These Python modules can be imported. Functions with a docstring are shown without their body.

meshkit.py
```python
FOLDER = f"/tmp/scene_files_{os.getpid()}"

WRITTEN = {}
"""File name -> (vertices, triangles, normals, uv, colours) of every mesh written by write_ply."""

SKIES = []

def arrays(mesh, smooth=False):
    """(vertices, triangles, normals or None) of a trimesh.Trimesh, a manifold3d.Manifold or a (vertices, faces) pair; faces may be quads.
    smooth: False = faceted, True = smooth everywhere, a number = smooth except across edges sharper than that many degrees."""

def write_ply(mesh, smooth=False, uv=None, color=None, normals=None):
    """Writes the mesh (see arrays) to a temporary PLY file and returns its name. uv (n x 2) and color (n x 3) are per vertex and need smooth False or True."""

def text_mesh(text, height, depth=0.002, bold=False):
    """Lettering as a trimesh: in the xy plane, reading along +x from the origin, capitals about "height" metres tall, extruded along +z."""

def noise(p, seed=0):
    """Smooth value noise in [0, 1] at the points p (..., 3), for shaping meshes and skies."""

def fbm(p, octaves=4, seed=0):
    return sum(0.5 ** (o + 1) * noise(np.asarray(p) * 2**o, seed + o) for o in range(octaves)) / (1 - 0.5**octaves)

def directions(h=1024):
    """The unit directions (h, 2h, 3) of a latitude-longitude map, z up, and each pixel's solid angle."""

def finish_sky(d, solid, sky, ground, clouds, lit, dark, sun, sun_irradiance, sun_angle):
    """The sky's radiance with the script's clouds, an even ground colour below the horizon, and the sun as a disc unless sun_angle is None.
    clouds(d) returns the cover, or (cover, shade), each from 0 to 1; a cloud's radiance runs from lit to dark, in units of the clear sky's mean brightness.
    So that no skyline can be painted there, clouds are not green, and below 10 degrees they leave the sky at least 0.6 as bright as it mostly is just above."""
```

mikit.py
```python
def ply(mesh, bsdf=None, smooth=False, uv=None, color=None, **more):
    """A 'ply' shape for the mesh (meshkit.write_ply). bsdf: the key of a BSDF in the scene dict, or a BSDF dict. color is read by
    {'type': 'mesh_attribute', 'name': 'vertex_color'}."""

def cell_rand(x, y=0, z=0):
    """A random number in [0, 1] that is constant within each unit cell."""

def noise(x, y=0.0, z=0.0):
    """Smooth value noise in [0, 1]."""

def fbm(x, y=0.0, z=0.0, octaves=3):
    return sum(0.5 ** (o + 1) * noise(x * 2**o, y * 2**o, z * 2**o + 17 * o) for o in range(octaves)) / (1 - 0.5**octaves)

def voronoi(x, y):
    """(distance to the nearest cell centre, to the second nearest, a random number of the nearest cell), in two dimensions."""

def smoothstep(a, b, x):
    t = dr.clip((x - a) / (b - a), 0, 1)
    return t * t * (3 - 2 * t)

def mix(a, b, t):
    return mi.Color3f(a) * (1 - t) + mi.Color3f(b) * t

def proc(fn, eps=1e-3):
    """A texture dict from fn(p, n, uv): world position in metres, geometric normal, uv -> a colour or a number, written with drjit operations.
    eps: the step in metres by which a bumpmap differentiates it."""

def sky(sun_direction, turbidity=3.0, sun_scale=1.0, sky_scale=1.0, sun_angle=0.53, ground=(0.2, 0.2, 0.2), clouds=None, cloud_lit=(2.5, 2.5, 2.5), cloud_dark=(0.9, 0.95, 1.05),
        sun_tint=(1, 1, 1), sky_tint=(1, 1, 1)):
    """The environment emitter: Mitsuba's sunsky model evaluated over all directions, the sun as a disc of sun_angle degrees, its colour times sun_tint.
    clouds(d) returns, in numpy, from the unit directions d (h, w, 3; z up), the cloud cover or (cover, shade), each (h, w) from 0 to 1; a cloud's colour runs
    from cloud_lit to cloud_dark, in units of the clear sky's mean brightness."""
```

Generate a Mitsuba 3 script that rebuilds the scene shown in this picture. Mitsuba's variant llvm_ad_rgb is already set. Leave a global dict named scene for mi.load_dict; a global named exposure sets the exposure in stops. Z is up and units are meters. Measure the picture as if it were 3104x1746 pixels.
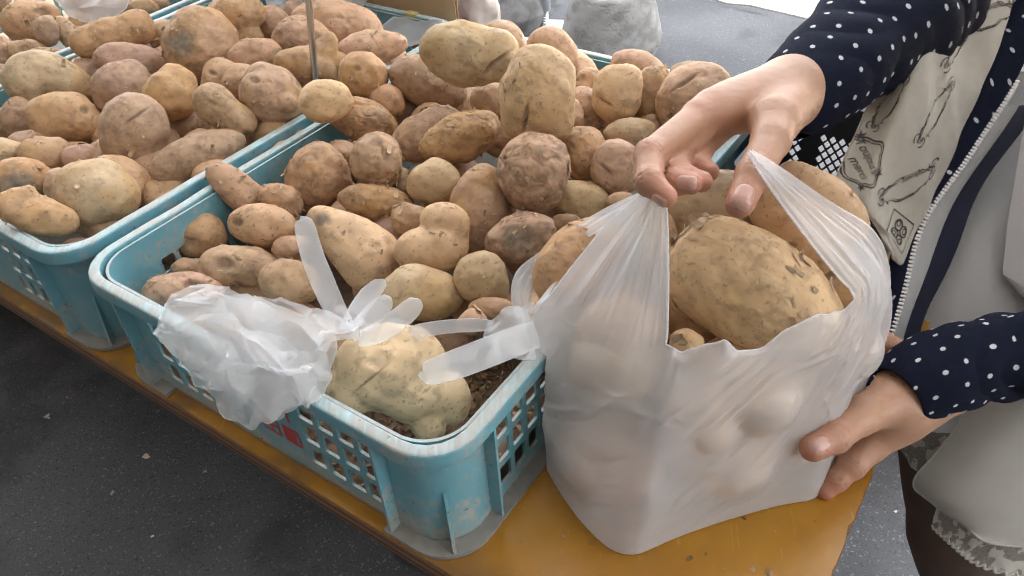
import math, random
import numpy as np, trimesh, mitsuba as mi, drjit as dr
import manifold3d as m3
from shapely.geometry import Polygon, Point, LineString, box as sbox
from shapely import affinity
from scipy.interpolate import RectBivariateSpline, CubicSpline
import meshkit, mikit
from mikit import noise, fbm, smoothstep, mix, voronoi, cell_rand
T = mi.ScalarTransform4f
scene, labels = {}, {}

# ---------------------------------------------------------------- camera, sky, exposure
EYE = np.array((.55781,-.18996,.46683)); FWD = np.array((-.455512,.615367,-.643299)); UP = np.array((-.328325,.555553,.763913))
scene['camera'] = {'type': 'perspective', 'fov': 65.540, 'fov_axis': 'x', 'near_clip': 0.01, 'far_clip': 400.0,
                   'to_world': T().look_at(origin=EYE.tolist(), target=(EYE + FWD).tolist(), up=UP.tolist())}
SUN = (-0.20, -0.66, 0.74)
scene['sky'] = mikit.sky(SUN, turbidity=3.5, sun_scale=0.9, ground=(0.16, 0.155, 0.15), cloud_lit=(2.02, 2.03, 2.05), cloud_dark=(1.46, 1.50, 1.55),
                         clouds=lambda d: (np.clip(0.62 + 0.6 * meshkit.fbm(d * 3.0, 4, 3), 0, 1), meshkit.fbm(d * 4.0, 3, 9)))
exposure = 4.62

# ---------------------------------------------------------------- helpers
def put(key, mesh, bsdf, smooth=30, **more):
    k, n = key, 0
    while k in scene:
        n += 1; k = f'{key}_{n:03d}'
    scene[k] = mikit.ply(mesh, bsdf, smooth=smooth, **more)
    return k

def fresh(key):
    k, n = key, 0
    while k in labels:
        n += 1; k = f'{key}_{n:03d}'
    return k

def tag(key, label, cat=None, group=None, kind=None):
    d = {'label': label}
    if cat: d['category'] = cat
    if group: d['group'] = group
    if kind: d['kind'] = kind
    labels[key] = d

def stuffpart(key): labels[key] = {'kind': 'stuff'}

def tm(v, f): return trimesh.Trimesh(np.asarray(v, float), np.asarray(f, int), process=False)
def cat(ms): return trimesh.util.concatenate(ms)
def moved(m, t=(0, 0, 0), R=None):
    m = m.copy()
    if R is not None: m.vertices = m.vertices @ np.asarray(R).T
    m.vertices = m.vertices + np.asarray(t); return m
def from_man(man):
    m = man.to_mesh(); return tm(m.vert_properties[:, :3], m.tri_verts)

def boxm(x0, x1, y0, y1, z0, z1, bev=0.0):
    if bev <= 0:
        m = trimesh.creation.box((x1 - x0, y1 - y0, z1 - z0)); return moved(m, ((x0 + x1) / 2, (y0 + y1) / 2, (z0 + z1) / 2))
    b = bev
    pts = [(x, y, z) for x0_, y0_, z0_, x1_, y1_, z1_ in ((x0 + b, y0 + b, z0, x1 - b, y1 - b, z1), (x0 + b, y0, z0 + b, x1 - b, y1, z1 - b), (x0, y0 + b, z0 + b, x1, y1 - b, z1 - b))
           for x in (x0_, x1_) for y in (y0_, y1_) for z in (z0_, z1_)]
    return from_man(m3.Manifold.hull_points(np.array(pts)))

def extrude(poly, z0, z1):
    ms = []
    for g in getattr(poly, 'geoms', [poly]):
        if g.area > 1e-9:
            ms.append(moved(trimesh.creation.extrude_polygon(g, z1 - z0, engine='earcut'), (0, 0, z0)))
    return cat(ms)

def rrect(x0, x1, y0, y1, r, q=10):
    return sbox(x0 + r, y0 + r, x1 - r, y1 - r).buffer(r, quad_segs=q)

def tube(pts, rad, sides=10, cap=True):
    p = np.asarray(pts, float); n = len(p); rad = np.broadcast_to(rad, (n,))
    t = np.gradient(p, axis=0); t /= np.linalg.norm(t, axis=1, keepdims=True) + 1e-12
    a = np.cross(t[0], [0.3, 0.2, 0.93]); a /= np.linalg.norm(a); fr = []
    for i in range(n):
        a = a - t[i] * (a @ t[i]); a /= np.linalg.norm(a); fr.append((a, np.cross(t[i], a)))
    ang = np.arange(sides) * 2 * np.pi / sides
    v = np.vstack([p[i] + rad[i] * (np.cos(ang)[:, None] * fr[i][0] + np.sin(ang)[:, None] * fr[i][1]) for i in range(n)])
    f = []
    for i in range(n - 1):
        for j in range(sides):
            k = (j + 1) % sides; f += [(i * sides + j, i * sides + k, (i + 1) * sides + k), (i * sides + j, (i + 1) * sides + k, (i + 1) * sides + j)]
    if cap:
        v = np.vstack([v, p[:1], p[-1:]])
        for j in range(sides):
            k = (j + 1) % sides; f += [(n * sides, k, j), (n * sides + 1, (n - 1) * sides + j, (n - 1) * sides + k)]
    return tm(v, f)

def gridmesh(P):
    """P (n, m, 3) -> an open sheet"""
    n, m = P.shape[:2]
    i, j = np.meshgrid(np.arange(n - 1), np.arange(m - 1), indexing='ij')
    a = (i * m + j).ravel()
    f = np.vstack([np.c_[a, a + m, a + m + 1], np.c_[a, a + m + 1, a + 1]])
    return tm(P.reshape(-1, 3), f)

def spl(C, n, m, ku=3, kv=3):
    """control grid (a, b, 3) -> smooth grid (n, m, 3) through the control points"""
    C = np.asarray(C, float); a, b = C.shape[:2]
    u, v = np.linspace(0, 1, a), np.linspace(0, 1, b)
    return np.stack([RectBivariateSpline(u, v, C[..., k], kx=min(ku, a - 1), ky=min(kv, b - 1))(np.linspace(0, 1, n), np.linspace(0, 1, m)) for k in range(3)], -1)

def gnormals(P):
    du, dv = np.gradient(P, axis=0), np.gradient(P, axis=1)
    n = np.cross(du, dv); return n / (np.linalg.norm(n, axis=-1, keepdims=True) + 1e-12)

def rot(axis, a):
    axis = np.asarray(axis, float) / np.linalg.norm(axis); K = np.array([[0, -axis[2], axis[1]], [axis[2], 0, -axis[0]], [-axis[1], axis[0], 0]])
    return np.eye(3) + math.sin(a) * K + (1 - math.cos(a)) * K @ K

# ---------------------------------------------------------------- materials
rgb = lambda *c: {'type': 'rgb', 'value': list(c)}
VC = {'type': 'mesh_attribute', 'name': 'vertex_color'}
def pr(base, rough=.6, **k):
    return {'type': 'principled', 'base_color': base if isinstance(base, dict) else rgb(*base), 'roughness': rough, **k}
def bump(b, fn, eps=3e-4): return {'type': 'bumpmap', 'arbitrary': {**mikit.proc(fn, eps)}, 'scale': 1.0, 'nested': b}
two = lambda b: {'type': 'twosided', 'nested': b}

def dustcol(clean, dust, amount=.5, lo=.40, hi=.70):
    def fn(p, n, uv):
        a = p.x * .8 + p.y * .6; b = -p.x * .6 + p.y * .8
        t = fbm(p.x * 34, p.y * 34, p.z * 34, 4); t2 = fbm(a * 520, b * 90, p.z * 160, 3); t3 = fbm(p.x * 130, p.y * 130, p.z * 130, 3)
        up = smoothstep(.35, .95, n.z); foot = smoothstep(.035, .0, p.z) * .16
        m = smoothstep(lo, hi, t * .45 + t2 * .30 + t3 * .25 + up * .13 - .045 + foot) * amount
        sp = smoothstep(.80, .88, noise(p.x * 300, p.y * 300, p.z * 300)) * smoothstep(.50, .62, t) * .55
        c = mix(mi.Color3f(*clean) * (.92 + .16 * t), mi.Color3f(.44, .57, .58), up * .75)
        c = mix(c, mi.Color3f(*dust) * (.8 + .4 * t3), m)
        return mix(c, mi.Color3f(.12, .085, .06), sp)
    return mikit.proc(fn)
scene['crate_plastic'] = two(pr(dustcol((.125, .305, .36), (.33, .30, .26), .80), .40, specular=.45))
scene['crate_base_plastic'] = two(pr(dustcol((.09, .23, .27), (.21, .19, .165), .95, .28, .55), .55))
scene['red_ink'] = two(pr((.42, .05, .05), .6))

def potato_spots(p, n, uv):
    a = fbm(p.x * 150, p.y * 150, p.z * 150, 3)
    b = noise(p.x * 520, p.y * 520, p.z * 520)
    c = noise(p.x * 900 + 5, p.y * 260, p.z * 300)
    return dr.maximum(smoothstep(.52, .80, a) * .34, dr.maximum(smoothstep(.74, .90, b) * .38 * smoothstep(.40, .6, a), smoothstep(.80, .90, c) * .42))
def potato_bump(p, n, uv):
    return fbm(p.x * 420, p.y * 420, p.z * 420, 3) * .0007 + noise(p.x * 130, p.y * 130, p.z * 130) * .0008
scene['potato_skin'] = bump({'type': 'blendbsdf', 'weight': mikit.proc(potato_spots), 'a': pr(VC, .62, specular=.35), 'b': pr((.10, .06, .035), .85)}, potato_bump)
scene['potato_flake'] = two(pr(VC, .8))

def table_col(p, n, uv):
    a = fbm(p.x * 9, p.y * 9, p.z * 9, 4); b = fbm(p.x * 60, p.y * 60, p.z * 60, 3)
    edge = smoothstep(.5, .0, (p.y + .004) * 12) * smoothstep(.35, .65, fbm(p.x * 25, p.y * 25 + 3, 0, 3))
    c = mix(mi.Color3f(.37, .175, .016), mi.Color3f(.31, .138, .013), smoothstep(.35, .7, a))
    c = mix(c, mi.Color3f(.15, .09, .04), smoothstep(.56, .76, b) * .10)
    sc = smoothstep(.93, .95, noise(p.x * 500 + p.y * 260, p.x * 30 - p.y * 60)) * .12
    c = mix(c, mi.Color3f(.70, .50, .2), sc)
    return mix(c, mi.Color3f(.13, .07, .03), edge * .75)
scene['table_paint'] = bump(pr(mikit.proc(table_col), mikit.proc(lambda p, n, uv: .22 + .25 * fbm(p.x * 30, p.y * 30, 2., 3)), specular=.5), lambda p, n, uv: noise(p.x * 130, p.y * 130) * .0002)
def ply_col(p, n, uv):
    l = smoothstep(.3, .7, noise(p.z * 620, fbm(p.x * 20, p.y * 20) * 1.5))
    return mix(mi.Color3f(.16, .085, .045), mi.Color3f(.055, .032, .022), l)
scene['table_edge'] = bump(pr(mikit.proc(ply_col), .75), lambda p, n, uv: noise(p.x * 300, p.y * 300, p.z * 900) * .0006)

def asphalt_col(p, n, uv):
    g = noise(p.x * 340, p.y * 340, 3.); h = noise(p.x * 420, p.y * 420, 9.); big = fbm(p.x * 2.2, p.y * 2.2, 1., 4)
    c = mix(mi.Color3f(.072, .074, .080), mi.Color3f(.120, .121, .126), smoothstep(.35, .7, big))
    c = mix(c, mi.Color3f(.34, .34, .34), smoothstep(.80, .92, g) * .42)
    c = mix(c, mi.Color3f(.03, .03, .032), smoothstep(.70, .9, h) * .45)
    crack = smoothstep(.020, .004, dr.abs(fbm(p.x * 1.6, p.y * 1.6, 5., 5) - .5)) * smoothstep(.4, .6, noise(p.x * 5, p.y * 5, 2.))
    st = smoothstep(.55, .75, fbm(p.x * 6, p.y * 6, 8., 4)); c = c * (1 - .35 * st)
    return mix(c, mi.Color3f(.02, .02, .02), crack * .6)
scene['asphalt'] = bump(pr(mikit.proc(asphalt_col), .8), lambda p, n, uv: noise(p.x * 300, p.y * 300) * .0016 + noise(p.x * 700, p.y * 700) * .0008, 1e-3)
scene['pale_concrete'] = pr(mikit.proc(lambda p, n, uv: mix(mi.Color3f(.52, .49, .44), mi.Color3f(.66, .63, .58), fbm(p.x * 14, p.y * 14, 0., 5))), .85)
def conc(p, n, uv):
    a = fbm(p.x * 26, p.y * 26, p.z * 26, 4); b = noise(p.x * 210, p.y * 210, p.z * 210)
    c = mix(mi.Color3f(.165, .162, .157), mi.Color3f(.26, .256, .25), smoothstep(.3, .7, a))
    return mix(c, mi.Color3f(.10, .10, .10), smoothstep(.80, .88, b) * .6)
scene['concrete'] = bump(pr(mikit.proc(conc), .9), lambda p, n, uv: fbm(p.x * 160, p.y * 160, p.z * 160, 3) * .004, 1e-3)
scene['steel'] = pr((.55, .55, .54), .28, metallic=1.0)
scene['painted_steel'] = pr(mikit.proc(lambda p, n, uv: mix(mi.Color3f(.30, .33, .37), mi.Color3f(.40, .42, .45), fbm(p.x * 40, p.y * 40, p.z * 40))), .42, metallic=.5)
scene['dark_hole'] = pr((.03, .03, .03), .9)
scene['cardboard'] = two(pr(mikit.proc(lambda p, n, uv: mix(mi.Color3f(.40, .265, .15), mi.Color3f(.46, .31, .18), fbm(p.x * 90, p.y * 20, p.z * 20))), .85))
scene['black_plastic'] = two(pr((.035, .038, .045), .5))
scene['red_brown_wood'] = bump(pr(mikit.proc(lambda p, n, uv: mix(mi.Color3f(.055, .018, .014), mi.Color3f(.09, .032, .025), fbm(p.x * 5, p.y * 60, p.z * 60, 4))), .7), lambda p, n, uv: noise(p.x * 20, p.y * 260) * .0008)
scene['added_wall_boards'] = pr(mikit.proc(lambda p, n, uv: mix(mi.Color3f(.085, .08, .076), mi.Color3f(.12, .114, .108), fbm(p.x * 2, p.y * 2, p.z * 2, 4))), .9)
scene['added_awning_fabric'] = {'type': 'principledthin', 'base_color': rgb(.62, .61, .59), 'roughness': .7, 'diff_trans': 0.75}
# ---------------------------------------------------------------- the setting
GZ = -0.70
put('asphalt_ground', tm([(-60, -60, GZ), (60, -60, GZ), (60, 60, GZ), (-60, 60, GZ)], [(0, 1, 2), (0, 2, 3)]), 'asphalt', smooth=False)
tag('asphalt_ground', 'worn grey asphalt with pale grit and fine cracks', kind='structure')
pv = trimesh.creation.extrude_polygon(Polygon([(-.66, 2.79), (-.5, 2.74), (-.42, 2.76), (-.2, 2.73), (.1, 2.76), (.6, 2.73), (30, 3.0), (30, 40), (-8, 40), (-4.5, 6.4)]), .004, engine='earcut')
put('pale_pavement', moved(pv, (0, 0, GZ + .0005)), 'pale_concrete', smooth=False)
tag('pale_pavement', 'pale sunlit concrete paving beyond the grey asphalt', kind='structure')

# added out-of-view wall behind the camera, keeps the sky off that side
put('added_shade_wall', boxm(-14, 16, -1.9, -1.6, GZ - .1, 4.4), 'added_wall_boards', smooth=False)
tag('added_shade_wall', 'added unseen dark timber wall behind the camera, keeping sky light off the front', 'wall')
# ---------------------------------------------------------------- table
TX, TY = .5565, -.0008
def make_table():
    t = fresh('yellow_table'); tag(t, 'yellow painted plywood table carrying the crates and the shopping bag', 'table')
    rng = np.random.default_rng(3)
    # board with a worn, slightly ragged right edge
    ys = np.linspace(TY, .560, 90); ed = TX - np.abs(rng.normal(0, .0007, 90)) - .002 * (rng.random(90) > .93)
    poly = Polygon([(-2.6, TY)] + [(x, TY) for x in np.linspace(-2.5, TX - .004, 60)] + list(zip(ed, ys)) + [(-2.6, .560)])
    put(t + '__board', extrude(poly, -.018, -.0022), 'table_edge', smooth=False)
    put(t + '__painted_top', extrude(poly.buffer(-.0006), -.0022, 0), 'table_paint', smooth=False)
    put(t + '__apron', boxm(-2.5, TX - .06, .05, .075, -.075, -.018), 'red_brown_wood', smooth=False)
    put(t + '__apron', boxm(-2.5, TX - .06, .46, .485, -.075, -.018), 'red_brown_wood', smooth=False)
    put(t + '__added_shade_board', boxm(-2.5, TX - .03, .540, .552, GZ + .03, -.018), 'red_brown_wood', smooth=False)  # added panel that blocks light, so the ground under the table stays dark
    for x in (-2.3, -1.45, .44):
        for y in (.09, .43): put(t + '__leg', boxm(x, x + .035, y, y + .035, GZ, -.018), 'red_brown_wood', smooth=False)
make_table()

put('wooden_bench', cat([boxm(-1.75, -1.02, .12, .42, GZ + .22, GZ + .255, .003), boxm(-1.62, -1.56, .14, .40, GZ, GZ + .22)]), 'red_brown_wood', smooth=False)
tag('wooden_bench', 'dark red brown wooden bench under the table at the left edge', 'bench')

# ---------------------------------------------------------------- crates
CW, CL, CH = .36, 0.5247, 0.1076
def crate(x0, label, marks=False, full=True):
    k = fresh('blue_crate'); tag(k, label, 'crate', 'blue plastic vegetable crates')
    X0, X1, Y0, Y1 = x0, x0 + CW, 0.0, CL
    R_, RW = .036, .0092                  # corner radius, rim width
    ins = .0115                            # how far the wall stands in from the rim's outer edge
    M = lambda a: [('blue_crate_' + a)]
    outer = rrect(X0, X1, Y0, Y1, R_)
    # rim: rounded lip from hulls round the ring
    n = 160; ring = np.array(outer.exterior.coords)[:-1]
    L_ = LineString(np.vstack([ring, ring[:1]])); pts = np.array([L_.interpolate(s, normalized=True).coords[0] for s in np.arange(n) / n])
    tan = np.roll(pts, -1, 0) - np.roll(pts, 1, 0); nrm = np.c_[tan[:, 1], -tan[:, 0]]; nrm /= np.linalg.norm(nrm, axis=1, keepdims=True)
    if ((pts - [(X0 + X1) / 2, (Y0 + Y1) / 2]) * nrm).sum() < 0: nrm = -nrm
    prof = [(-.0004, -.0125), (0, -.011), (0, -.0026), (-.0006, -.0009), (-.0021, 0), (-RW + .0016, 0), (-RW + .0004, -.0006), (-RW, -.002), (-RW, -.010), (-RW + .0022, -.0105), (-RW + .0022, -.0042), (-.0024, -.0042), (-.0022, -.0125)]
    m = len(prof); V = []
    wob = meshkit.noise(np.c_[pts * 30, np.zeros(n)], 4) - .5
    for (o, h) in prof: V.append(np.c_[pts + nrm * o, np.full(n, CH + h) + wob * .0012])
    V = np.array(V)                        # (m, n, 3)
    f = []
    for a in range(m):
        b = (a + 1) % m
        for j in range(n):
            q = (j + 1) % n; f += [(a * n + j, a * n + q, b * n + q), (a * n + j, b * n + q, b * n + j)]
    rim = tm(V.reshape(-1, 3), f); rim.fix_normals()
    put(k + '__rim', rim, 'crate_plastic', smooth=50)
    # walls: flat panels with window holes, between round corners
    rc = R_ - ins + .006; ix0, ix1, iy0, iy1 = X0 + ins, X1 - ins, Y0 + ins, Y1 - ins; th = .0022
    def panel(length, groups):
        P = sbox(0, .003, length, CH - .003)
        holes = []
        for (a, b, cols) in groups:
            w = (b - a) / cols
            for c in range(cols):
                for (z0, z1) in ((.016, .034), (.040, .058), (.064, .078)):
                    holes.append(sbox(a + c * w + .0024, z0, a + (c + 1) * w - .0024, z1).buffer(-.002).buffer(.002, quad_segs=3))
        from shapely import union_all
        return P.difference(union_all(holes))
    def stand(poly, p0, d):               # poly in (s, z) -> a wall standing along d from p0
        m_ = extrude(poly, -th / 2, th / 2); v = m_.vertices
        nn = np.array([d[1], -d[0]])
        w = np.c_[p0[0] + d[0] * v[:, 0] + nn[0] * v[:, 2], p0[1] + d[1] * v[:, 0] + nn[1] * v[:, 2], v[:, 1]]
        r_ = tm(w, m_.faces); r_.fix_normals(); return r_
    lw, ll = ix1 - ix0 - 2 * rc, iy1 - iy0 - 2 * rc
    fg = [(.022, .022 + .0185 * 4, 4), (lw - .022 - .0185 * 4, lw - .022, 4)]
    sg = [(.020, .020 + .0172 * 9, 9), (ll / 2 + .02, ll / 2 + .02 + .0172 * 9, 9)]
    for (poly, p0, d) in ((panel(lw, fg), (ix0 + rc, iy0), (1, 0)), (panel(lw, fg), (ix0 + rc, iy1), (1, 0)), (panel(ll, sg), (ix0, iy0 + rc), (0, 1)), (panel(ll, sg), (ix1, iy0 + rc), (0, 1))):
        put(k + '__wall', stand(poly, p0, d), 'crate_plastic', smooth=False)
    for (cx, cy, a0) in ((ix0 + rc, iy0 + rc, 180), (ix1 - rc, iy0 + rc, 270), (ix1 - rc, iy1 - rc, 0), (ix0 + rc, iy1 - rc, 90)):
        aa = np.radians(a0 + np.linspace(0, 90, 15)); ci = np.c_[cx + (rc - th / 2) * np.cos(aa), cy + (rc - th / 2) * np.sin(aa)]; co = np.c_[cx + (rc + th / 2) * np.cos(aa), cy + (rc + th / 2) * np.sin(aa)]
        put(k + '__corner_wall', extrude(Polygon(np.vstack([ci, co[::-1]])), .003, CH - .003), 'crate_plastic', smooth=40)
    # floor, base flange and ribs
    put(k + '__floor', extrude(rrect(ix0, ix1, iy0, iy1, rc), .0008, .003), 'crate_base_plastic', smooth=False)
    fl = outer.difference(rrect(ix0 - .0011, ix1 + .0011, iy0 - .0011, iy1 + .0011, rc))
    for (a, b, y0, y1) in ((X0 + .064, X1 - .064, Y0 - .01, Y0 + ins - .0012), (X0 + .064, X1 - .064, Y1 - ins + .0012, Y1 + .01)): fl = fl.difference(sbox(a, y0, b, y1))
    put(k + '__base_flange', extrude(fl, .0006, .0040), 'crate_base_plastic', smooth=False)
    rt = .0011
    def rib(x, y, dx, dy):
        if dx: return boxm(min(x, x + dx), max(x, x + dx), y - rt, y + rt, .004, CH - .0045)
        return boxm(x - rt, x + rt, min(y, y + dy), max(y, y + dy), .004, CH - .0045)
    for x in (X0 + .045, X1 - .058):
        put(k + '__rib', rib(x, Y0 + .0012, 0, ins - .0024), 'crate_plastic', smooth=False)
        put(k + '__rib', rib(x, Y1 - .0012, 0, -(ins - .0024)), 'crate_plastic', smooth=False)
    for y in (Y0 + .052, CL * .30, CL * .5, CL * .70, Y1 - .052):
        put(k + '__rib', rib(X0 + .0012, y, ins - .0024, 0), 'crate_plastic', smooth=False)
        put(k + '__rib', rib(X1 - .0012, y, -(ins - .0024), 0), 'crate_plastic', smooth=False)
    for (cx, cy, a) in ((X0 + R_, Y0 + R_, 225), (X1 - R_, Y0 + R_, 315), (X1 - R_, Y1 - R_, 45), (X0 + R_, Y1 - R_, 135)):
        a = math.radians(a); tri = [(.0233, .0038), (R_ - .0012, .0038), (R_ - .0016, .010), (.0238, .056)]
        m_ = from_man(m3.Manifold.hull_points(np.array([(x, y, z) for x, z in tri for y in (-rt, rt)])))
        put(k + '__rib', moved(m_, (cx, cy, 0), np.array([[math.cos(a), -math.sin(a), 0], [math.sin(a), math.cos(a), 0], [0, 0, 1]])), 'crate_plastic', smooth=False)
    if marks:                              # worn red print on the front wall: a diamond with characters beside it
        y = iy0 - th / 2 - .0003; pm = []
        def quad(s0, z0, s1, z1): pm.append(boxm(X0 + s0, X0 + s1, y - .0002, y, z0, z1))
        rngm = np.random.default_rng(4)
        def glyph(s, z, w, h, bars, cols):     # a square worn character: frame with strokes inside
            quad(s, z, s + .0016, z + h); quad(s + w - .0016, z, s + w, z + h); quad(s + .0016, z, s + w - .0016, z + .0016); quad(s + .0016, z + h - .0016, s + w - .0016, z + h)
            for b_ in range(bars): zz_ = z + h * (b_ + 1) / (bars + 1); quad(s + .0022, zz_ - .0009, s + w - .0022 - rngm.random() * .004, zz_ + .0009)
            for c_ in range(cols): ss = s + w * (c_ + 1) / (cols + 1); quad(ss - .0007, z + .0022, ss + .0007, z + h * (.45 + .5 * rngm.random()))
        glyph(.201, .026, .0165, .0175, 5, 2); glyph(.178, .026, .0185, .0175, 1, 0); quad(.1865, .0276, .1883, .0419)
        for (a_, b_, c_, d_) in ((.199, .050, .2008, .066), (.2045, .056, .2062, .068), (.210, .050, .2118, .066), (.199, .0665, .2118, .0682), (.178, .050, .1796, .066), (.184, .054, .1858, .068), (.178, .0585, .1935, .0602), (.189, .050, .1907, .064)): quad(a_, b_, c_, d_)
        put(k + '__red_print', cat(pm), 'red_ink', smooth=False)
    return k
G_ = .0133
crate(0.0, 'blue crate nearest the shopping bag, with plastic gloves over its front rim', marks=True)
crate(-CW - G_, 'middle blue crate of the row, holding the large greenish potato at its front corner')
crate(-2 * (CW + G_), 'farthest blue crate on the left, mostly cut off by the picture edge')
# small lugs that bridge the gap between two neighbouring crates, and a strip of tape on the middle crate's back rim
for kk, xx in (('blue_crate_001', -G_), ('blue_crate_002', -CW - 2 * G_)):
    for yy in (.0605, .205, .350): put(kk + '__stacking_lug', boxm(xx + .0004, xx + G_ - .0006, yy, yy + .0016, .080, CH - .0135), 'crate_plastic', smooth=False)
scene['yellow_tape'] = two(pr((.42, .36, .16), .5))
put('blue_crate_001__tape', boxm(-.098, -.083, CL - .0096, CL + .0006, CH + .0003, CH + .0008), 'yellow_tape', smooth=False)
put('blue_crate_001__tape', boxm(-.098, -.083, CL - .0100, CL - .0095, CH - .016, CH + .0003), 'yellow_tape', smooth=False)
# ---------------------------------------------------------------- crumbs of soil on the floor of the right crate
def crumbs():
    rng = np.random.default_rng(11); ms = []; cols = []
    for i in range(1500):
        x, y = rng.uniform(.16, .345), rng.uniform(.014, .21)
        r = rng.uniform(.0012, .0042); s = trimesh.creation.icosphere(0 if r > .003 else 0) if False else trimesh.creation.box((2 * r, r * rng.uniform(.5, 1.6), r * rng.uniform(.15, .5)))
        s.vertices = s.vertices + rng.normal(0, r * .25, s.vertices.shape)
        h = .004 + .035 * math.exp(-((x - .335) / .05) ** 2 - ((y - .09) / .07) ** 2)
        if x > .316 and y < .043 and math.hypot(x - .316, y - .043) > .026: continue
        s = moved(s, (x, y, h + rng.uniform(0, .006)), trimesh.transformations.random_rotation_matrix(rng.random(3))[:3, :3] @ np.eye(3))
        ms.append(s); b = rng.uniform(.5, 1.3); c = np.array([.30, .19, .11]) * b if rng.random() < .8 else np.array([.36, .26, .17]) * b
        cols.append(np.tile(c, (len(s.vertices), 1)))
    g = np.linspace(.012, .347, 60), np.linspace(.012, .28, 60); X, Y = np.meshgrid(*g, indexing='ij')
    Z = .0034 + .034 * np.exp(-((X - .335) / .05) ** 2 - ((Y - .09) / .07) ** 2) + .002 * meshkit.fbm(np.stack([X * 90, Y * 90, X * 0], -1), 3)
    dx, dy = np.maximum(X - .316, 0), np.maximum(.043 - Y, 0); dd = np.hypot(dx, dy); kx = np.where((dx > 0) & (dy > 0) & (dd > .029), .029 / np.maximum(dd, 1e-9), 1); X = np.where(kx < 1, .316 + dx * kx, X); Y = np.where(kx < 1, .043 - dy * kx, Y)
    b = gridmesh(np.stack([X, Y, Z], -1)); ms.append(b); cols.append(np.tile([.24, .16, .105], (len(b.vertices), 1)) * (.7 + .6 * meshkit.noise(b.vertices * 300)[:, None]))
    put('soil_crumbs', cat(ms), 'potato_flake', smooth=False, color=np.vstack(cols)); tag('soil_crumbs', 'brown crumbs of soil and dry skin on the floor of the right crate', 'soil', kind='stuff')
crumbs()

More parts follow.
